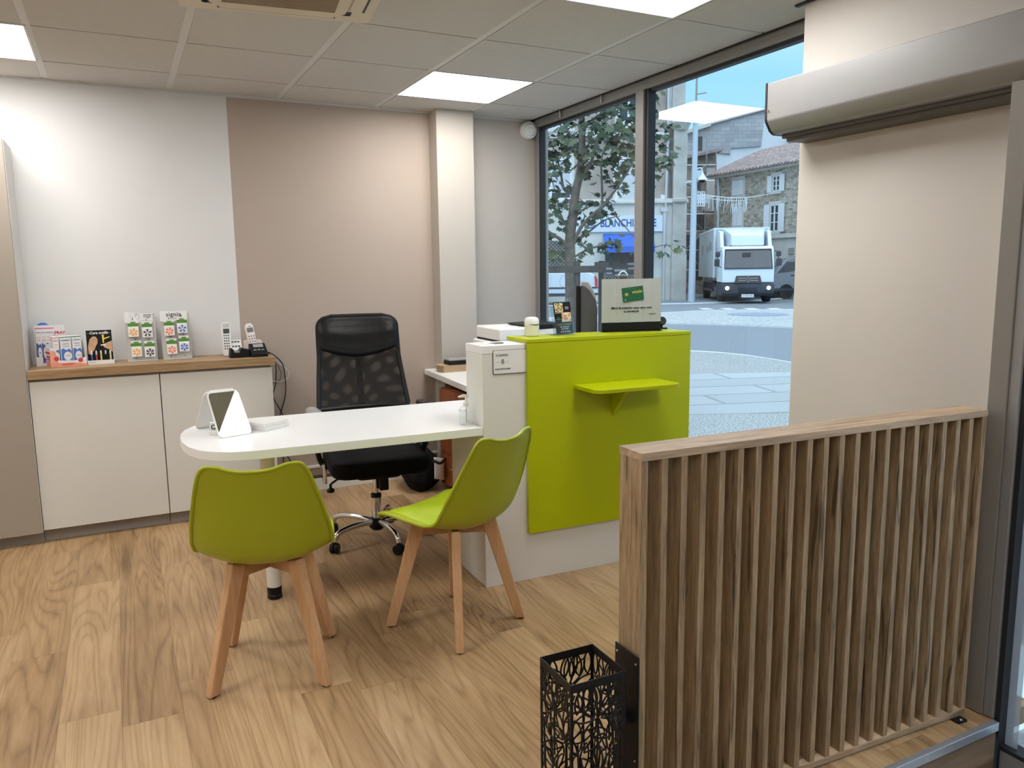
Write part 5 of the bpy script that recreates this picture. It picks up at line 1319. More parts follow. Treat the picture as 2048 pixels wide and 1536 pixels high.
# display window with lattice
r0, r1, z0, z1 = R2(1210, 503, 1302, 592)
m = MB(); m.box(r0, r1, -.065, -.052, z0, z1); dw = m.build('display_window', M['shop_dark'], lb)
m = MB()
for k, (q0, q1, h_) in enumerate(((.02, .16, .62), (.20, .46, .58), (.48, .70, .72), (.74, .98, .50))):
    a, b = r0+(r1-r0)*q0, r0+(r1-r0)*q1; zz = z0+(z1-z0)*h_
    m.prism(rrect(b-a, .10, .04, 3, (a+b)/2, zz), -.075, -.066, 'y'); m.prism(rrect((b-a)*.9, .08, .03, 3, (a+b)/2, zz-.22), -.075, -.066, 'y')
m.build('folded_linen', M['linen'], dw)
def lattice(r0, r1, z0, z1, y, step):
    mb = MB(); w_ = r1-r0; h_ = z1-z0; k = -h_
    while k < w_:
        for sg_ in (1, -1):
            a = max(0, k); b = min(w_, k+h_)
            if b-a > .03:
                pa = (r0+a, z0+(a-k)) if sg_ > 0 else (r1-a, z0+(a-k)); pb = (r0+b, z0+(b-k)) if sg_ > 0 else (r1-b, z0+(b-k))
                mb.beam((pa[0], y, pa[1]), (pb[0], y, pb[1]), .022, .015, .022, .015, (0, 1, 0))
        k += step
    return mb
lattice(r0, r1, z0+.15, z0+1.05, -.09, .16).build('lattice', M['lattice'], dw)
m = MB(); m.box(r0+.12, r1-.05, -.13, -.10, z0+.10, z0+.33); bn = m.build('banner', M['frame_white'], dw)
text('COUETTES COUVERTURES', .17, M['dark_ink'], lb, ((r0+r1)/2, -.135, z0+.215), sx=.92)
r0, r1, z0, z1 = R2(1096, 482, 1137, 592); m = MB(); m.box(r0, r1, -.07, -.052, z0, z1); dg = m.build('shop_door', M['shop_dark'], lb); lattice(r0, r1, z0+.9, z1, -.10, .17).build('lattice', M['lattice'], dg)
m = MB(); m.box(r0-.07, r0, -.1, -.05, z0, z1); m.box(r1, r1+.07, -.1, -.05, z0, z1); m.build('door_frame', M['frame_white'], dg)

# ------------------------------------------------------------------ scaffolded stone house between
DS = 47.0; gs = gz(DS)
sb = thing('stone_house', 'narrow old stone house with dark openings, behind scaffold poles', 'building', tuple(W3(0, DS, gs)), RZ)
a, b = fx(1352, 450, DS), fx(1429, 450, DS)
m = MB(); m.prism([(a, -.5), (b, -.5), (b, fz(1425, 306, DS)-gs), (a, fz(1368, 324, DS)-gs)], 0, 6, 'y'); m.build('wall', M['rubble_dark'], sb)
m = MB(); m.prism([(a-.1, fz(1368, 324, DS)-gs), (b+.25, fz(1426, 304, DS)-gs), (b+.25, fz(1426, 299, DS)-gs), (a-.1, fz(1368, 318, DS)-gs)], -.6, 6, 'y'); m.build('roof', M['tiles'], sb)
for (x0, y0, x1, y1) in ((1390, 330, 1402, 348), (1391, 360, 1401, 383), (1383, 428, 1408, 462), (1372, 470, 1384, 520), (1388, 475, 1404, 560)):
    p, q = at(x0, y0, DS), at(x1, y1, DS); m = MB(); m.box(p.dot(RH), q.dot(RH), -.03, .02, q.z-gs, p.z-gs); m.build('window', M['shop_dark'], sb)
m = MB(); p, q = at(1406, 300, DS), at(1428, 336, DS)
m.box(fx(1412, 310, DS), b, -.04, .0, q.z-gs-2.5, q.z-gs); m.build('pale_panel', M['lime_pale'], sb)
sc_ = thing('scaffold', 'thin metal scaffold poles against the narrow stone house', 'scaffold', tuple(W3(0, DS-1.1, gs)), RZ)
zs = [fz(1400, y, DS-1.1)-gs for y in (330, 362, 394, 428, 462, 500, 540)]
for x in (1372, 1411, 1430):
    r = fx(x, 400, DS-1.1); m = MB(); m.tube([(r, 0, 0), (r, 0, fz(x, 272 if x < 1420 else 296, DS-1.1)-gs)], .035, 6); m.build('upright', M['steel'], sc_)
for z in zs:
    m = MB(); m.tube([(fx(1366, 400, DS-1.1), 0, z), (fx(1432, 400, DS-1.1), 0, z)], .025, 6); m.build('ledger', M['steel'], sc_)
for k in range(len(zs)-1):
    m = MB(); m.tube([(fx(1372 if k % 2 else 1411, 400, DS-1.1), 0, zs[k]), (fx(1411 if k % 2 else 1372, 400, DS-1.1), 0, zs[k+1])], .02, 6); m.build('brace', M['steel'], sc_)

# ------------------------------------------------------------------ gable of the house further back
DG = 52.0; gg = gz(DG)
gb = thing('gable_house', 'tall house gable of grey concrete blocks over white render', 'building', tuple(W3(0, DG, gg)), RZ)
def gv(px, py, d=DG): p = at(px, py, d); return (p.dot(RH), p.z-gg)
m = MB(); m.prism([gv(1366, 268), gv(1420, 251), gv(1424, 247), gv(1545, 214), gv(1600, 226), gv(1600, 640), gv(1366, 640)], .1, 9, 'y'); m.build('wall', M['gable_white'], gb)
m = MB(); m.prism([gv(1366, 269), gv(1420, 252), gv(1424, 248), gv(1530, 219), gv(1522, 292), gv(1462, 296), gv(1461, 308), gv(1425, 304), gv(1368, 316)], -.02, .1, 'y'); m.build('block_patch', M['block_wall'], gb)
m = MB(); m.prism([gv(1364, 271), gv(1420, 253), gv(1419, 247), gv(1364, 264)], -.3, 9, 'y'); m.prism([gv(1418, 250), gv(1548, 215), gv(1548, 209), gv(1418, 245)], -.2, 9, 'y'); m.build('roof_edge', M['lime_pale'], gb)
p0_, p1_ = gv(1394, 273), gv(1404, 302); m = MB(); m.box(p0_[0], p1_[0], -.05, .0, p1_[1], p0_[1]); m.build('window', M['shop_dark'], gb)
m = MB(); m.prism([gv(1578, 272), gv(1640, 272), gv(1640, 330), gv(1578, 330)], -.8, 5, 'y'); m.build('chimney', M['brickred'], gb)

# ------------------------------------------------------------------ rubble stone house with tiled roof at right
PL, PR_ = at(1430, 357, 44.0), at(1640, 321, 37.5)
base = Vector((PL.x, PL.y, gz(44))); dv = Vector((PR_.x-PL.x, PR_.y-PL.y, 0)); LH = dv.length+4; ang = math.atan2(dv.y, dv.x)
sh2 = thing('stone_house', 'rubble stone house with tiled roof and white shutters behind truck', 'building', tuple(base), ang)
HM = (Matrix.Translation(base) @ Matrix.Rotation(ang, 4, 'Z')).inverted()
HO = base; HU = dv.normalized(); HN = Vector((HU.y, -HU.x, 0))
def hv(px, py):
    r = ray(px, py); p = EYE+r*((HO-EYE).dot(HN)/r.dot(HN)); q = HM @ p; return q.x, q.z
ze = PL.z-base.z
zl = hv(1580, 470)[1]
m = MB(); m.box(0, LH, 0, 7, zl, ze); m.build('upper_wall', M['rubble'], sh2)
m = MB(); m.box(0, LH, .02, 7, -.6, zl); m.build('lower_wall', M['facade_low'], sh2)
m = MB(); m.box(-.02, LH, -.12, .02, zl-.12, zl+.08); m.build('ledge', M['lime_pale'], sh2)
m = MB(); m.box(-.1, LH, -.35, .0, ze-.02, ze+.14); m.build('eave_board', M['lime_pale'], sh2)
m = MB(); n_ = int(LH/.24)
for k in range(n_):
    x_ = -.15+.24*k
    m.tube([(x_, -.5, ze+.10), (x_, 1.8, ze+1.05), (x_, 3.6, ze+1.75)], .085, 6)
m.box(-.25, LH, -.35, 3.6, ze+.05, ze+.09)
m.add([(-.25, -.45, ze+.08), (LH, -.45, ze+.08), (LH, 3.6, ze+1.72), (-.25, 3.6, ze+1.72)], [(0, 1, 2, 3)]); m.build('roof', M['tiles'], sh2)
m = MB(); m.prism([(0, ze), (7, ze), (3.6, ze+1.7)], .0, .25, 'x'); m.build('gable_end', M['rubble'], sh2)
def hwin(x0, y0, x1, y1, kind):
    a, z1 = hv(x0, y0); b, z0 = hv(x1, y1)
    m = MB(); m.box(a-.1, b+.1, -.06, .02, z1, z1+.16); m.box(a-.12, b+.12, -.1, .02, z0-.12, z0); m.box(a-.1, a, -.04, .02, z0, z1); m.box(b, b+.1, -.04, .02, z0, z1); fr = m.build('window', M['lime_pale'], sh2)
    w_ = b-a
    if kind == 'closed':
        for k in range(2): m = MB(); m.box(a+w_*.5*k+.01, a+w_*.5*(k+1)-.01, -.09, -.03, z0+.02, z1-.02); m.build('shutter', M['frame_white'], fr)
    else:
        m = MB(); m.box(a, b, -.02, .03, z0, z1); m.build('pane', M['dark_glass'], fr)
        m = MB(); m.box(a, a+.06, -.06, -.02, z0, z1); m.box(b-.06, b, -.06, -.02, z0, z1); m.box((a+b)/2-.04, (a+b)/2+.04, -.06, -.02, z0, z1); m.box(a, b, -.06, -.02, z1-.06, z1); m.box(a, b, -.06, -.02, z0, z0+.07)
        for q in (.35, .68): m.box(a, b, -.055, -.025, z0+(z1-z0)*q-.02, z0+(z1-z0)*q+.02)
        m.build('sash', M['frame_white'], fr)
        for a_, b_ in ((a-w_*.62, a-.03), (b+.03, b+w_*.62)): m = MB(); m.box(a_, b_, -.11, -.06, z0-.02, z1+.02); m.build('shutter', M['frame_white'], fr)
hwin(1467, 361, 1487, 390, 'closed'); hwin(1547, 352, 1561, 382, 'open'); hwin(1468, 413, 1484, 452, 'closed'); hwin(1542, 410, 1558, 463, 'open')
m = MB(); a, z1 = hv(1578, 496); b, z0 = hv(1588, 508); m.box(a, b, -.05, .02, z0, z1); m.build('wall_plate', M['plinth'], sh2)
m = MB(); m.tube([(.35, -.12, ze-.05), (.45, -.12, ze-.8), (.5, -.12, 0)], .07, 8); m.build('drainpipe', M['pipe'], sh2, smooth=True)

# ------------------------------------------------------------------ street light mast
DP_ = 36.0; pb = at(1383, 604, DP_); pb.z = gz(DP_)
mt = thing('street_mast', 'tall pale street mast with cameras and lamp heads at kerb', 'street light', tuple(pb), RZ)
def pv(px, py): p = at(px, py, DP_); return (p.dot(RH)-pb.dot(RH), p.z-pb.z)
zt2 = pv(1392, 205)[1]; tilt = (pv(1391, 260)[0])/(pv(1391, 260)[1])
m = MB(); m.tube([(0, 0, 0), (tilt*3, 0, 3), (tilt*zt2, 0, zt2)], [.17, .14, .11], 14); m.build('pole', M['pole'], mt, smooth=True)
m = MB(); m.tube([(tilt*zt2, 0, zt2), (tilt*zt2+.05, 0, zt2+4.5)], .045, 8); m.tube([(tilt*zt2, 0, zt2+.35), (tilt*zt2+.45, 0, zt2+.42)], .03, 6); m.build('mast_top', M['plinth'], mt, smooth=True)
for (x, y) in ((1403, 209), (1394, 224), (1386, 238)):
    r, z = pv(x, y); m = MB(); m.lathe([(0, -.05), (.15, -.05), (.165, .0), (.15, .05), (0, .05)], 20, (r, -.18, z), Matrix.Rotation(PI/2, 4, 'X')); m.tube([(r, -.15, z), (tilt*z, 0, z)], .03, 6); m.build('lamp_head', M['pinkwhite'], mt, smooth=True)
r, z = pv(1404, 356); m = MB(); m.lathe([(.05, .38), (.06, .30), (.18, .12), (.24, .05), (.24, 0)], 18, (r, 0, z-.1)); m.tube(cr([(r, 0, z+.26), (r-.02, 0, z+.42), (r-.2, 0, z+.42), (tilt*z, 0, z+.2)], 4), .03, 6); dm = m.build('dome_camera', M['frame_white'], mt, smooth=True)
m = MB(); m.lathe([(0, -.12), (.10, -.10), (.15, -.03), (.16, 0)], 16, (r, 0, z-.1)); m.build('dome', M['ink'], dm, smooth=True)
m = MB(); m.tube([(pv(1369, 366)[0], 0, pv(1369, 366)[1]), (pv(1398, 362)[0], 0, pv(1398, 362)[1])], .035, 6); r, z = pv(1396, 350); m.box(r-.14, r+.14, -.1, .1, z-.15, z+.2); m.build('cross_arm', M['pole'], mt)
r, z = pv(1401, 384); r1_, z1_ = pv(1401, 412); m = MB()
for k in range(5):
    zz = z1_+(z-z1_)*k/4; m.tube([(r-.2, 0, zz), (r+.2, 0, zz)], .02, 5); m.tube([(r-.2+.1*k, 0, z1_), (r-.2+.1*k, 0, z)], .02, 5)
for k in range(4): m.tube([(r-.2+.1*k, 0, z1_), (r-.1+.1*k, 0, z)], .02, 5)
m.build('light_decoration', M['frame_white'], mt)
gr = MB(); A_, B_ = at(1402, 388, 36.0), at(1560, 382, 40.0); rg = random.Random(5); prev = None
def ctn(s_): p = A_.lerp(B_, s_); p = p.copy(); p.z -= .25*math.sin(PI*s_); return p
gr.tube([ctn(k/30) for k in range(31)], .018, 5)
gr.tube([ctn(k/30)+Vector((0, 0, -.14)) for k in range(1, 18)], .014, 5)
for k in range(40):
    s_ = .02+.55*rg.random(); p = ctn(s_); L_ = rg.uniform(.2, .7); gr.tube([p, p+RH*rg.uniform(-.12, .12)+Vector((0, 0, -L_))], .012, 4)
tag(gr.build('light_garland', M['frame_white'], None), 'white string light garland strung from mast across the street', 'garland')

# ------------------------------------------------------------------ vehicles
def wheel(mb, c, r, w_, axis=0):
    mb.lathe([(r*.55, -w_/2), (r*.95, -w_/2), (r, -w_*.35), (r, w_*.35), (r*.95, w_/2), (r*.55, w_/2)], 24, c, Matrix.Rotation(PI/2, 4, 'Y'))
    mb.lathe([(0, -w_*.3), (r*.55, -w_*.4), (r*.55, w_*.4), (0, w_*.3)], 20, c, Matrix.Rotation(PI/2, 4, 'Y'))
DT = 35.0; tc_ = at(1487, 606, DT); tb = Vector((tc_.x, tc_.y, gz(DT)))
# the cab looks towards the shop; local x = to the right in view, y = away
view = math.atan2((tb-EYE).y, (tb-EYE).x)-PI/2
tk = thing('truck', 'white box truck with lit headlights standing on the far road', 'truck', tuple(tb), view+math.radians(9))
S = 1.02
WX = 1.10*S
def tz(y): return (at(1487, y, DT).z-tb.z)
m = MB(); m.prism([(-.9+.0, .30), (-1.02, .42), (-1.02, tz(566)), (.9, tz(566)), (.9, .3)], -WX, WX, 'x'); m.build('bumper', M['truck_dark'], tk, bev=.05)
m = MB(); m.prism([(-1.0, tz(565)), (-1.0, tz(537)), (-.78, tz(500)), (-.66, tz(493)), (.9, tz(493)), (.9, tz(565))], -WX*.98, WX*.98, 'x'); cb = m.build('cab', M['truck_white'], tk, bev=.06, seg=3)
zw0, zw1 = tz(534), tz(502)
m = MB(); m.add([(-WX*.88, -1.025+.02, zw0), (WX*.88, -1.005, zw0), (WX*.84, -.83, zw1), (-WX*.84, -.83, zw1)], [(0, 1, 2, 3)]); ws = m.build('windscreen', M['windscreen'], cb, solid=.02)
m = MB(); f_ = [(-WX*.90, -1.03, zw0-.05), (WX*.90, -1.03, zw0-.05), (WX*.86, -.82, zw1+.04), (-WX*.86, -.82, zw1+.04)]; m.tube(f_, .035, 6, True); m.build('windscreen_seal', M['truck_dark'], cb)
m = MB(); m.box(-WX*.85, WX*.85, -.96, -.2, zw0+.02, zw0+.06); m.box(-WX*.8, -WX*.35, -.3, .2, zw0, zw0+.62); m.box(-.25, .1, -.93, -.8, zw1-.28, zw1-.1); m.build('dashboard', M['truck_dark'], cb)
m = MB(); m.prism([(-.62, tz(493)), (-.55, tz(470)), (.30, tz(457)), (.9, tz(455)), (.9, tz(493))], -WX*.80, WX*.80, 'x')
for v in m.v:
    if v.y < -.5: v.x *= .78
m.build('roof_deflector', M['truck_white'], tk, bev=.06, seg=3)
m = MB(); m.prism([(-.3, tz(496)), (.1, tz(462)), (.9, tz(458)), (.9, tz(496))], -WX*.99, -WX*.84, 'x'); m.prism([(-.3, tz(496)), (.1, tz(462)), (.9, tz(458)), (.9, tz(496))], WX*.84, WX*.99, 'x'); m.build('side_deflector', M['truck_white'], tk, bev=.04)
zb0, zb1 = tz(560), tz(453)
m = MB(); m.box(-1.22, 1.22, 1.15, 7.6, zb0+.1, zb1); bx = m.build('cargo_box', M['box_grey'], tk, bev=.02)
m = MB(); m.box(-1.24, 1.24, 1.13, 7.6, zb1-.07, zb1+.02); m.box(-1.24, -1.15, 1.12, 1.16, zb0+.1, zb1); m.box(1.15, 1.24, 1.12, 1.16, zb0+.1, zb1); m.build('box_edge', M['truck_white'], bx)
m = MB()
for k, (y0, z0_, w_, h_) in enumerate(((2.0, 2.35, .9, .42), (3.2, 2.3, .7, .3), (5.6, 2.2, .8, .5))): m.box(-1.228, -1.221, y0, y0+w_, z0_, z0_+h_)
m.build('side_print', M['plinth'], bx)
m = MB(); m.box(-.9, .9, .8, 7.4, .62, .85); m.box(-1.2, -1.1, 1.6, 5.2, .45, .55); m.box(-1.2, -1.1, 1.6, 5.2, .85, .95)
for k in range(6): m.box(-1.19, -1.11, 1.6+.7*k, 1.66+.7*k, .45, .95)
m.build('chassis', M['truck_dark'], tk)
for (x, y) in ((-WX*.86, .0), (WX*.86, .0), (-1.0, 5.6), (1.0, 5.6)):
    m = MB(); wheel(m, (x, y, .46), .46, .30); m.build('wheel', M['tyre'], tk, smooth=True)
zg0, zg1 = tz(566), tz(551)
m = MB(); m.prism([(-.58, zg0), (.58, zg0), (.50, zg1), (-.50, zg1)], -1.06, -.98, 'y'); gl_ = m.build('grille', M['truck_grille'], tk, bev=.02)
m = MB(); m.box(-.42, -.1, -1.075, -1.06, zg0+.10, zg0+.14); m.box(.1, .42, -1.075, -1.06, zg0+.10, zg0+.14); m.box(-.42, -.1, -1.075, -1.06, zg0+.20, zg0+.24); m.box(.1, .42, -1.075, -1.06, zg0+.20, zg0+.24); m.build('grille_bar', M['plinth'], gl_)
m = MB(); zz = (zg0+zg1)/2; m.tube([(0, -1.07, zz+.12), (.07, -1.07, zz), (0, -1.07, zz-.12), (-.07, -1.07, zz)], .016, 6, True); m.build('badge', M['silver'], gl_)
m = MB(); m.box(-.40, .40, -1.045, -1.0, tz(583), tz(574)); m.build('lower_grille', M['gasket'], tk)
for s_ in (-1, 1):
    m = MB(); m.prism(rrect(.42, .22, .05, 4, s_*WX*.76, tz(574)), -1.05, -.99, 'y'); hl = m.build('headlight', M['dark_glass'], tk)
    m = MB(); m.lathe([(0, 0), (.085, 0), (.08, .02), (0, .03)], 16, (s_*WX*.78, -1.05, tz(575)), Matrix.Rotation(PI/2, 4, 'X')); m.build('lamp', M['headlight'], hl)
    m = MB(); m.tube([(s_*WX, -.7, tz(503)), (s_*(WX+.16), -.82, tz(503)), (s_*(WX+.16), -.82, tz(532)), (s_*WX, -.72, tz(534))], .02, 6); mr = m.build('mirror_arm', M['truck_dark'], tk)
    m = MB(); m.box(s_*(WX+.19)-.11, s_*(WX+.19)+.11, -.9, -.78, tz(532), tz(518)); m.box(s_*(WX+.16)-.10, s_*(WX+.16)+.10, -.9, -.78, tz(514), tz(504)); m.build('mirror', M['truck_dark'], mr, bev=.03)
m = MB(); m.box(-.26, .26, -1.05, -1.035, tz(593), tz(588)+.02); npl = m.build('number_plate', M['paper'], tk)
text('GT 923 WA', .085, M['ink'], tk, (0, -1.055, (tz(593)+tz(588)+.02)/2))
m = MB(); m.box(-.75, .75, -.60, -.5, tz(493), tz(492)+.02)
for x in (-.55, -.3, .35, .6): m.lathe([(.06, 0), (.05, .06), (0, .08)], 10, (x, -.55, tz(492)))
m.build('marker_lamps', M['truck_dark'], tk)

DV = 38.5; vb = at(1572, 590, DV); vb.z = gz(DV)
gv_ = thing('van', 'dark grey van parked behind the truck, cut by the window wall', 'van', tuple(vb), RZ+math.radians(0))
def vz(y): return at(1560, y, DV).z-vb.z
x0 = fx(1541, 550, DV)-vb.dot(RH)
m = MB(); m.prism([(x0, .35), (x0-.2, .9), (x0+.15, vz(548)), (x0+.75, vz(518)), (x0+1.3, vz(512)), (x0+5.2, vz(512)), (x0+5.3, .35)], -.0, 1.9, 'y'); bd = m.build('body', M['van_grey'], gv_, bev=.06, seg=3)
m = MB(); m.prism([(x0+.35, vz(546)), (x0+.78, vz(524)), (x0+1.22, vz(524)), (x0+1.22, vz(542))], -.02, .0, 'y'); m.build('side_window', M['dark_glass'], bd)
m = MB(); m.prism([(x0+1.55, vz(530)), (x0+1.95, vz(520)), (x0+1.9, vz(545)), (x0+1.6, vz(545))], -.02, .0, 'y'); m.build('logo_print', M['blue'], bd)
m = MB(); m.box(x0+1.0, x0+1.2, -.03, .0, vz(552), vz(550)); m.box(x0, x0+5.3, -.03, .0, .38, .5); m.box(x0+1.28, x0+1.30, -.012, .0, .5, vz(518)); m.build('trim', M['truck_dark'], bd)
for x in (x0+.8, x0+4.2): m = MB(); m.lathe([(0, -.12), (.2, -.13), (.33, -.13), (.35, -.1), (.35, .1), (.33, .12), (0, .12)], 24, (x, .1, .35), Matrix.Rotation(PI/2, 4, 'X')); m.build('wheel', M['tyre'], gv_, smooth=True)

DW = 34.0; wb = at(1196, 602, DW); wb.z = gz(DW)
wv = thing('van', 'white panel van parked outside the laundry behind tree stakes', 'van', tuple(wb), RZ)
def wz(y): return at(1150, y, DW).z-wb.z
m = MB(); m.prism([(0, .42), (.02, 1.0), (-.12, wz(552)), (-.35, wz(545)), (-.6, wz(543)), (-3.0, wz(544)), (-3.8, wz(560)), (-4.4, wz(572)), (-4.5, .42)], 0, 1.75, 'y'); bd = m.build('body', M['van_white'], wv, bev=.07, seg=3)
m = MB(); m.prism([(-2.15, wz(569)), (-2.15, wz(549)), (-2.7, wz(549)), (-3.2, wz(569))], -.015, .0, 'y'); m.build('side_window', M['dark_glass'], bd)
m = MB(); m.tube([(-1.25+.42*math.cos(a), -.004, wz(562)+.34*math.sin(a)) for a in [k*PI/12 for k in range(24)]], .012, 5, True); m.box(-2.06, -2.045, -.008, .0, .5, wz(547)); m.box(-.62, -.605, -.008, .0, .5, wz(547)); m.build('panel_groove', M['pipe'], bd)
m = MB(); m.box(-4.4, 0, -.03, .0, .72, .78); m.box(-4.4, 0, -.03, .0, .42, .52); m.box(-2.0, -1.85, -.03, .0, wz(576), wz(575)); m.build('trim', M['truck_dark'], bd)
m = MB(); m.prism([(-.02, wz(560)), (-.10, wz(552)), (-.16, wz(552)), (-.12, wz(577)), (-.02, wz(577))], -.03, .3, 'y'); m.build('tail_lamp', M['red'], bd)
for x in (-.75, -3.5): m = MB(); m.lathe([(0, -.12), (.2, -.13), (.29, -.13), (.31, -.1), (.31, .1), (.29, .12), (0, .12)], 24, (x, .1, .31), Matrix.Rotation(PI/2, 4, 'X')); m.build('wheel', M['tyre'], wv, smooth=True)

# ------------------------------------------------------------------ young tree with stakes just outside
DTR = 9.6
tb2 = at(1142, 640, DTR); tb2.z = gz(DTR)
tr = thing('street_tree', 'young broad-leaved street tree growing just outside the window', 'tree', tuple(tb2), 0)
def tv(px, py, dd=0.0): return at(px, py, DTR+dd)-tb2
m = MB()
trunk = [Vector((0, 0, -.05)), tv(1141, 560), tv(1140, 480), tv(1146, 430), tv(1152, 380), tv(1160, 345), tv(1164, 290), tv(1163, 230), tv(1166, 170), tv(1172, 110), tv(1178, 60)]
m.tube(cr(trunk, 4), [.072-.05*(k/40) for k in range(41)], 12)
tips = []
def branch(pts, r0):
    P_ = [tv(*p) for p in pts]; Q = cr(P_, 5); m.tube(Q, [r0*(1-.75*k/(len(Q)-1)) for k in range(len(Q))], 7); tips.append(Q); return Q
branch([(1152, 372), (1166, 352, -.1), (1182, 326, -.2), (1192, 290, -.3), (1215, 250, -.3)], .030)
branch([(1147, 388), (1128, 378, .1), (1122, 350, .2), (1112, 310, .3), (1096, 270, .4)], .022)
branch([(1140, 505), (1125, 482, -.1), (1100, 465, -.2), (1070, 440, -.2)], .030)
branch([(1142, 498), (1165, 450, -.1), (1205, 412, -.25), (1232, 378, -.3), (1262, 330, -.35), (1275, 280, -.3)], .026)
branch([(1205, 412, -.25), (1204, 370, -.3), (1203, 320, -.4), (1213, 285, -.45), (1225, 240, -.4)], .016)
branch([(1142, 492), (1180, 462, .1), (1210, 440, .2), (1240, 432, .2)], .016)
branch([(1140, 520), (1178, 498, .1), (1230, 487, .1), (1248, 488, .1)], .014)
branch([(1142, 470), (1122, 430, .1), (1112, 390, .1), (1100, 345, .1)], .014)
branch([(1163, 300), (1140, 270, .1), (1120, 250, .2), (1095, 240, .2)], .014)
branch([(1162, 260), (1195, 232, -.1), (1240, 215, -.2), (1275, 225, -.2), (1310, 265, -.3)], .016)
branch([(1166, 200), (1210, 180, -.1), (1250, 195, -.2)], .014)
branch([(1275, 330, -.35), (1305, 310, -.4), (1325, 315, -.4)], .009)
branch([(1300, 262, -.3), (1330, 262, -.3)], .009)
branch([(1290, 500, -.2), (1330, 490, -.3), (1345, 500, -.3)], .007)
branch([(1232, 432, .2), (1290, 500, -.2)], .010)
m.build('trunk', M['bark'], tr, smooth=True)
def maple(c, s_, nrm, ang_):
    n_ = nrm.normalized(); u = n_.orthogonal().normalized(); w_ = n_.cross(u)
    u, w_ = u*math.cos(ang_)+w_*math.sin(ang_), -u*math.sin(ang_)+w_*math.cos(ang_)
    o_ = [(0, -.45), (.10, -.30), (.42, -.34), (.30, -.12), (.62, .02), (.40, .14), (.46, .42), (.22, .30), (0, .68), (-.22, .30), (-.46, .42), (-.40, .14), (-.62, .02), (-.30, -.12), (-.42, -.34), (-.10, -.30)]
    vs = [c]+[c+(u*x+w_*y)*s_-n_*(abs(x)*.25*s_) for x, y in o_]
    return vs, [(0, i+1, (i+1) % 16+1) for i in range(16)]
rl = random.Random(21); lf = MB()
def clump(px, py, dd, rad, n_):
    c0 = tv(px, py, dd)
    for k in range(int(n_*.95)):
        v = Vector((rl.gauss(0, 1), rl.gauss(0, 1), rl.gauss(0, .75)))*rad*.55
        nr = Vector((rl.gauss(0, .6), rl.gauss(0, .6), 1.0))+v.normalized()*.5 - DH*.55
        vs, fs = maple(c0+v, rl.uniform(.065, .13), nr, rl.uniform(0, 6.28)); lf.add(vs, fs)
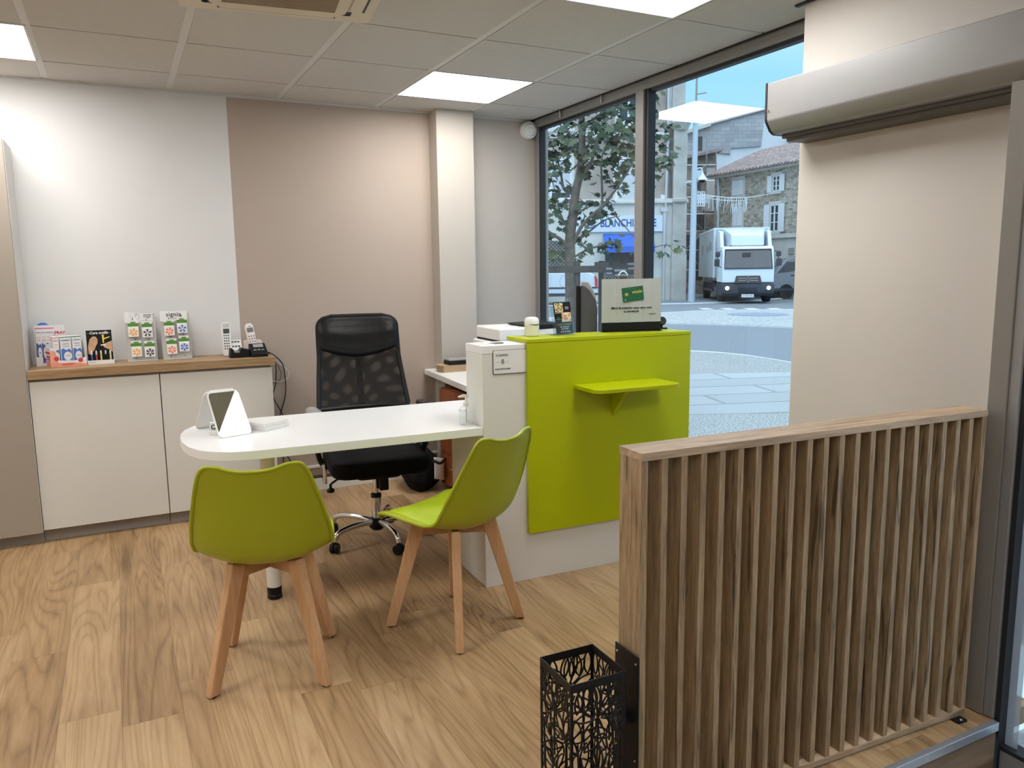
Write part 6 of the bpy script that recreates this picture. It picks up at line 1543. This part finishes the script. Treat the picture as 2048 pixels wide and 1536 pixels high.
for q in ((1185, 215, 0, .32, 46), (1225, 240, -.2, .34, 52), (1250, 215, -.2, .28, 38), (1205, 275, -.2, .34, 52), (1165, 265, .1, .28, 34), (1125, 270, .2, .26, 32), (1145, 300, .1, .24, 26), (1190, 315, -.2, .26, 32),
          (1240, 270, -.3, .28, 34), (1262, 300, -.3, .24, 24), (1272, 345, -.3, .22, 22), (1250, 330, -.35, .2, 16), (1228, 318, -.4, .16, 12), (1178, 336, -.1, .17, 14), (1105, 300, .3, .24, 26), (1100, 330, .2, .2, 16),
          (1108, 358, .1, .22, 22), (1100, 395, 0, .2, 18), (1118, 378, .1, .14, 9), (1130, 412, .1, .18, 14), (1155, 415, 0, .14, 9), (1218, 360, -.3, .16, 13), (1240, 372, -.3, .14, 8), (1268, 262, -.2, .2, 16),
          (1185, 415, .1, .18, 20), (1212, 412, .2, .16, 14), (1165, 440, 0, .17, 14), (1110, 440, -.1, .2, 16), (1105, 475, -.1, .18, 12), (1165, 485, .1, .14, 9), (1205, 490, .1, .17, 14), (1232, 486, .1, .13, 9), (1165, 512, .1, .12, 7), (1115, 500, 0, .16, 9), (1112, 520, 0, .12, 6),
          (1315, 265, -.3, .18, 14), (1335, 262, -.3, .13, 9), (1325, 318, -.4, .17, 15), (1338, 300, -.4, .12, 7), (1336, 335, -.4, .11, 6), (1345, 497, -.3, .10, 6), (1335, 505, -.3, .08, 4), (1300, 290, -.3, .16, 9),
          (1195, 165, 0, .35, 40), (1230, 150, 0, .35, 40), (1160, 150, 0, .35, 40), (1200, 100, 0, .4, 40), (1150, 210, .1, .24, 22), (1080, 260, .2, .25, 20), (1075, 350, .2, .25, 18), (1070, 430, 0, .25, 18), (1280, 170, 0, .3, 24), (1300, 130, 0, .3, 24), (1290, 360, -.2, .15, 8), (1285, 215, -.2, .2, 14)):
    clump(*q)
lf.build('foliage', M['leaf'], tr)
st = thing('tree_stakes', 'grey wooden stakes and crossrails supporting the street tree', 'tree stakes', tuple(tb2), 0)
for (x, y, dd) in ((1154, 524, -.30), (1203, 522, .25), (1085, 524, .1)):
    p = tv(x, y, dd); q = Vector((p.x, p.y, -.1)); m = MB(); m.tube([q, p], .040, 8); m.build('post', M['stake'], st, smooth=True)
for (a, b, dd) in (((1040, 540), (1210, 538), -.34),):
    m = MB(); m.beam(tv(*a, dd), tv(*b, dd), .08, .04, .08, .04, (0, 0, 1)); m.build('crossrail', M['stake'], st)
m = MB(); m.beam(tv(1192, 530, -.34), tv(1215, 530, .4), .07, .035, .07, .035, (0, 0, 1)); m.build('crossrail', M['stake'], st)

# small brown tub on a post outside, showing above the sign
DB_ = 8.2; p_ = at(1246, 558, DB_); b_ = Vector((p_.x, p_.y, gz(DB_)))
t = thing('tub', 'small brown tub with pale arched handle on post, above the white sign', 'tub', tuple(b_), RZ)
h_ = p_.z-b_.z
m = MB(); m.tube([(0, 0, 0), (0, 0, h_-.02)], .02, 8); m.build('post', M['stake'], t, smooth=True)
m = MB(); m.lathe([(0, -.03), (.034, -.03), (.042, .018), (.046, .022), (.046, .034), (.040, .034), (.036, .0), (0, .0)], 24, (0, 0, h_)); m.build('tub_body', M['brown'], t, smooth=True)
m = MB(); m.tube(cr([(-.044, 0, h_+.03), (-.036, 0, h_+.058), (0, 0, h_+.080), (.036, 0, h_+.058), (.044, 0, h_+.03)], 6), .007, 8); m.build('handle', M['white_plastic'], t, smooth=True)
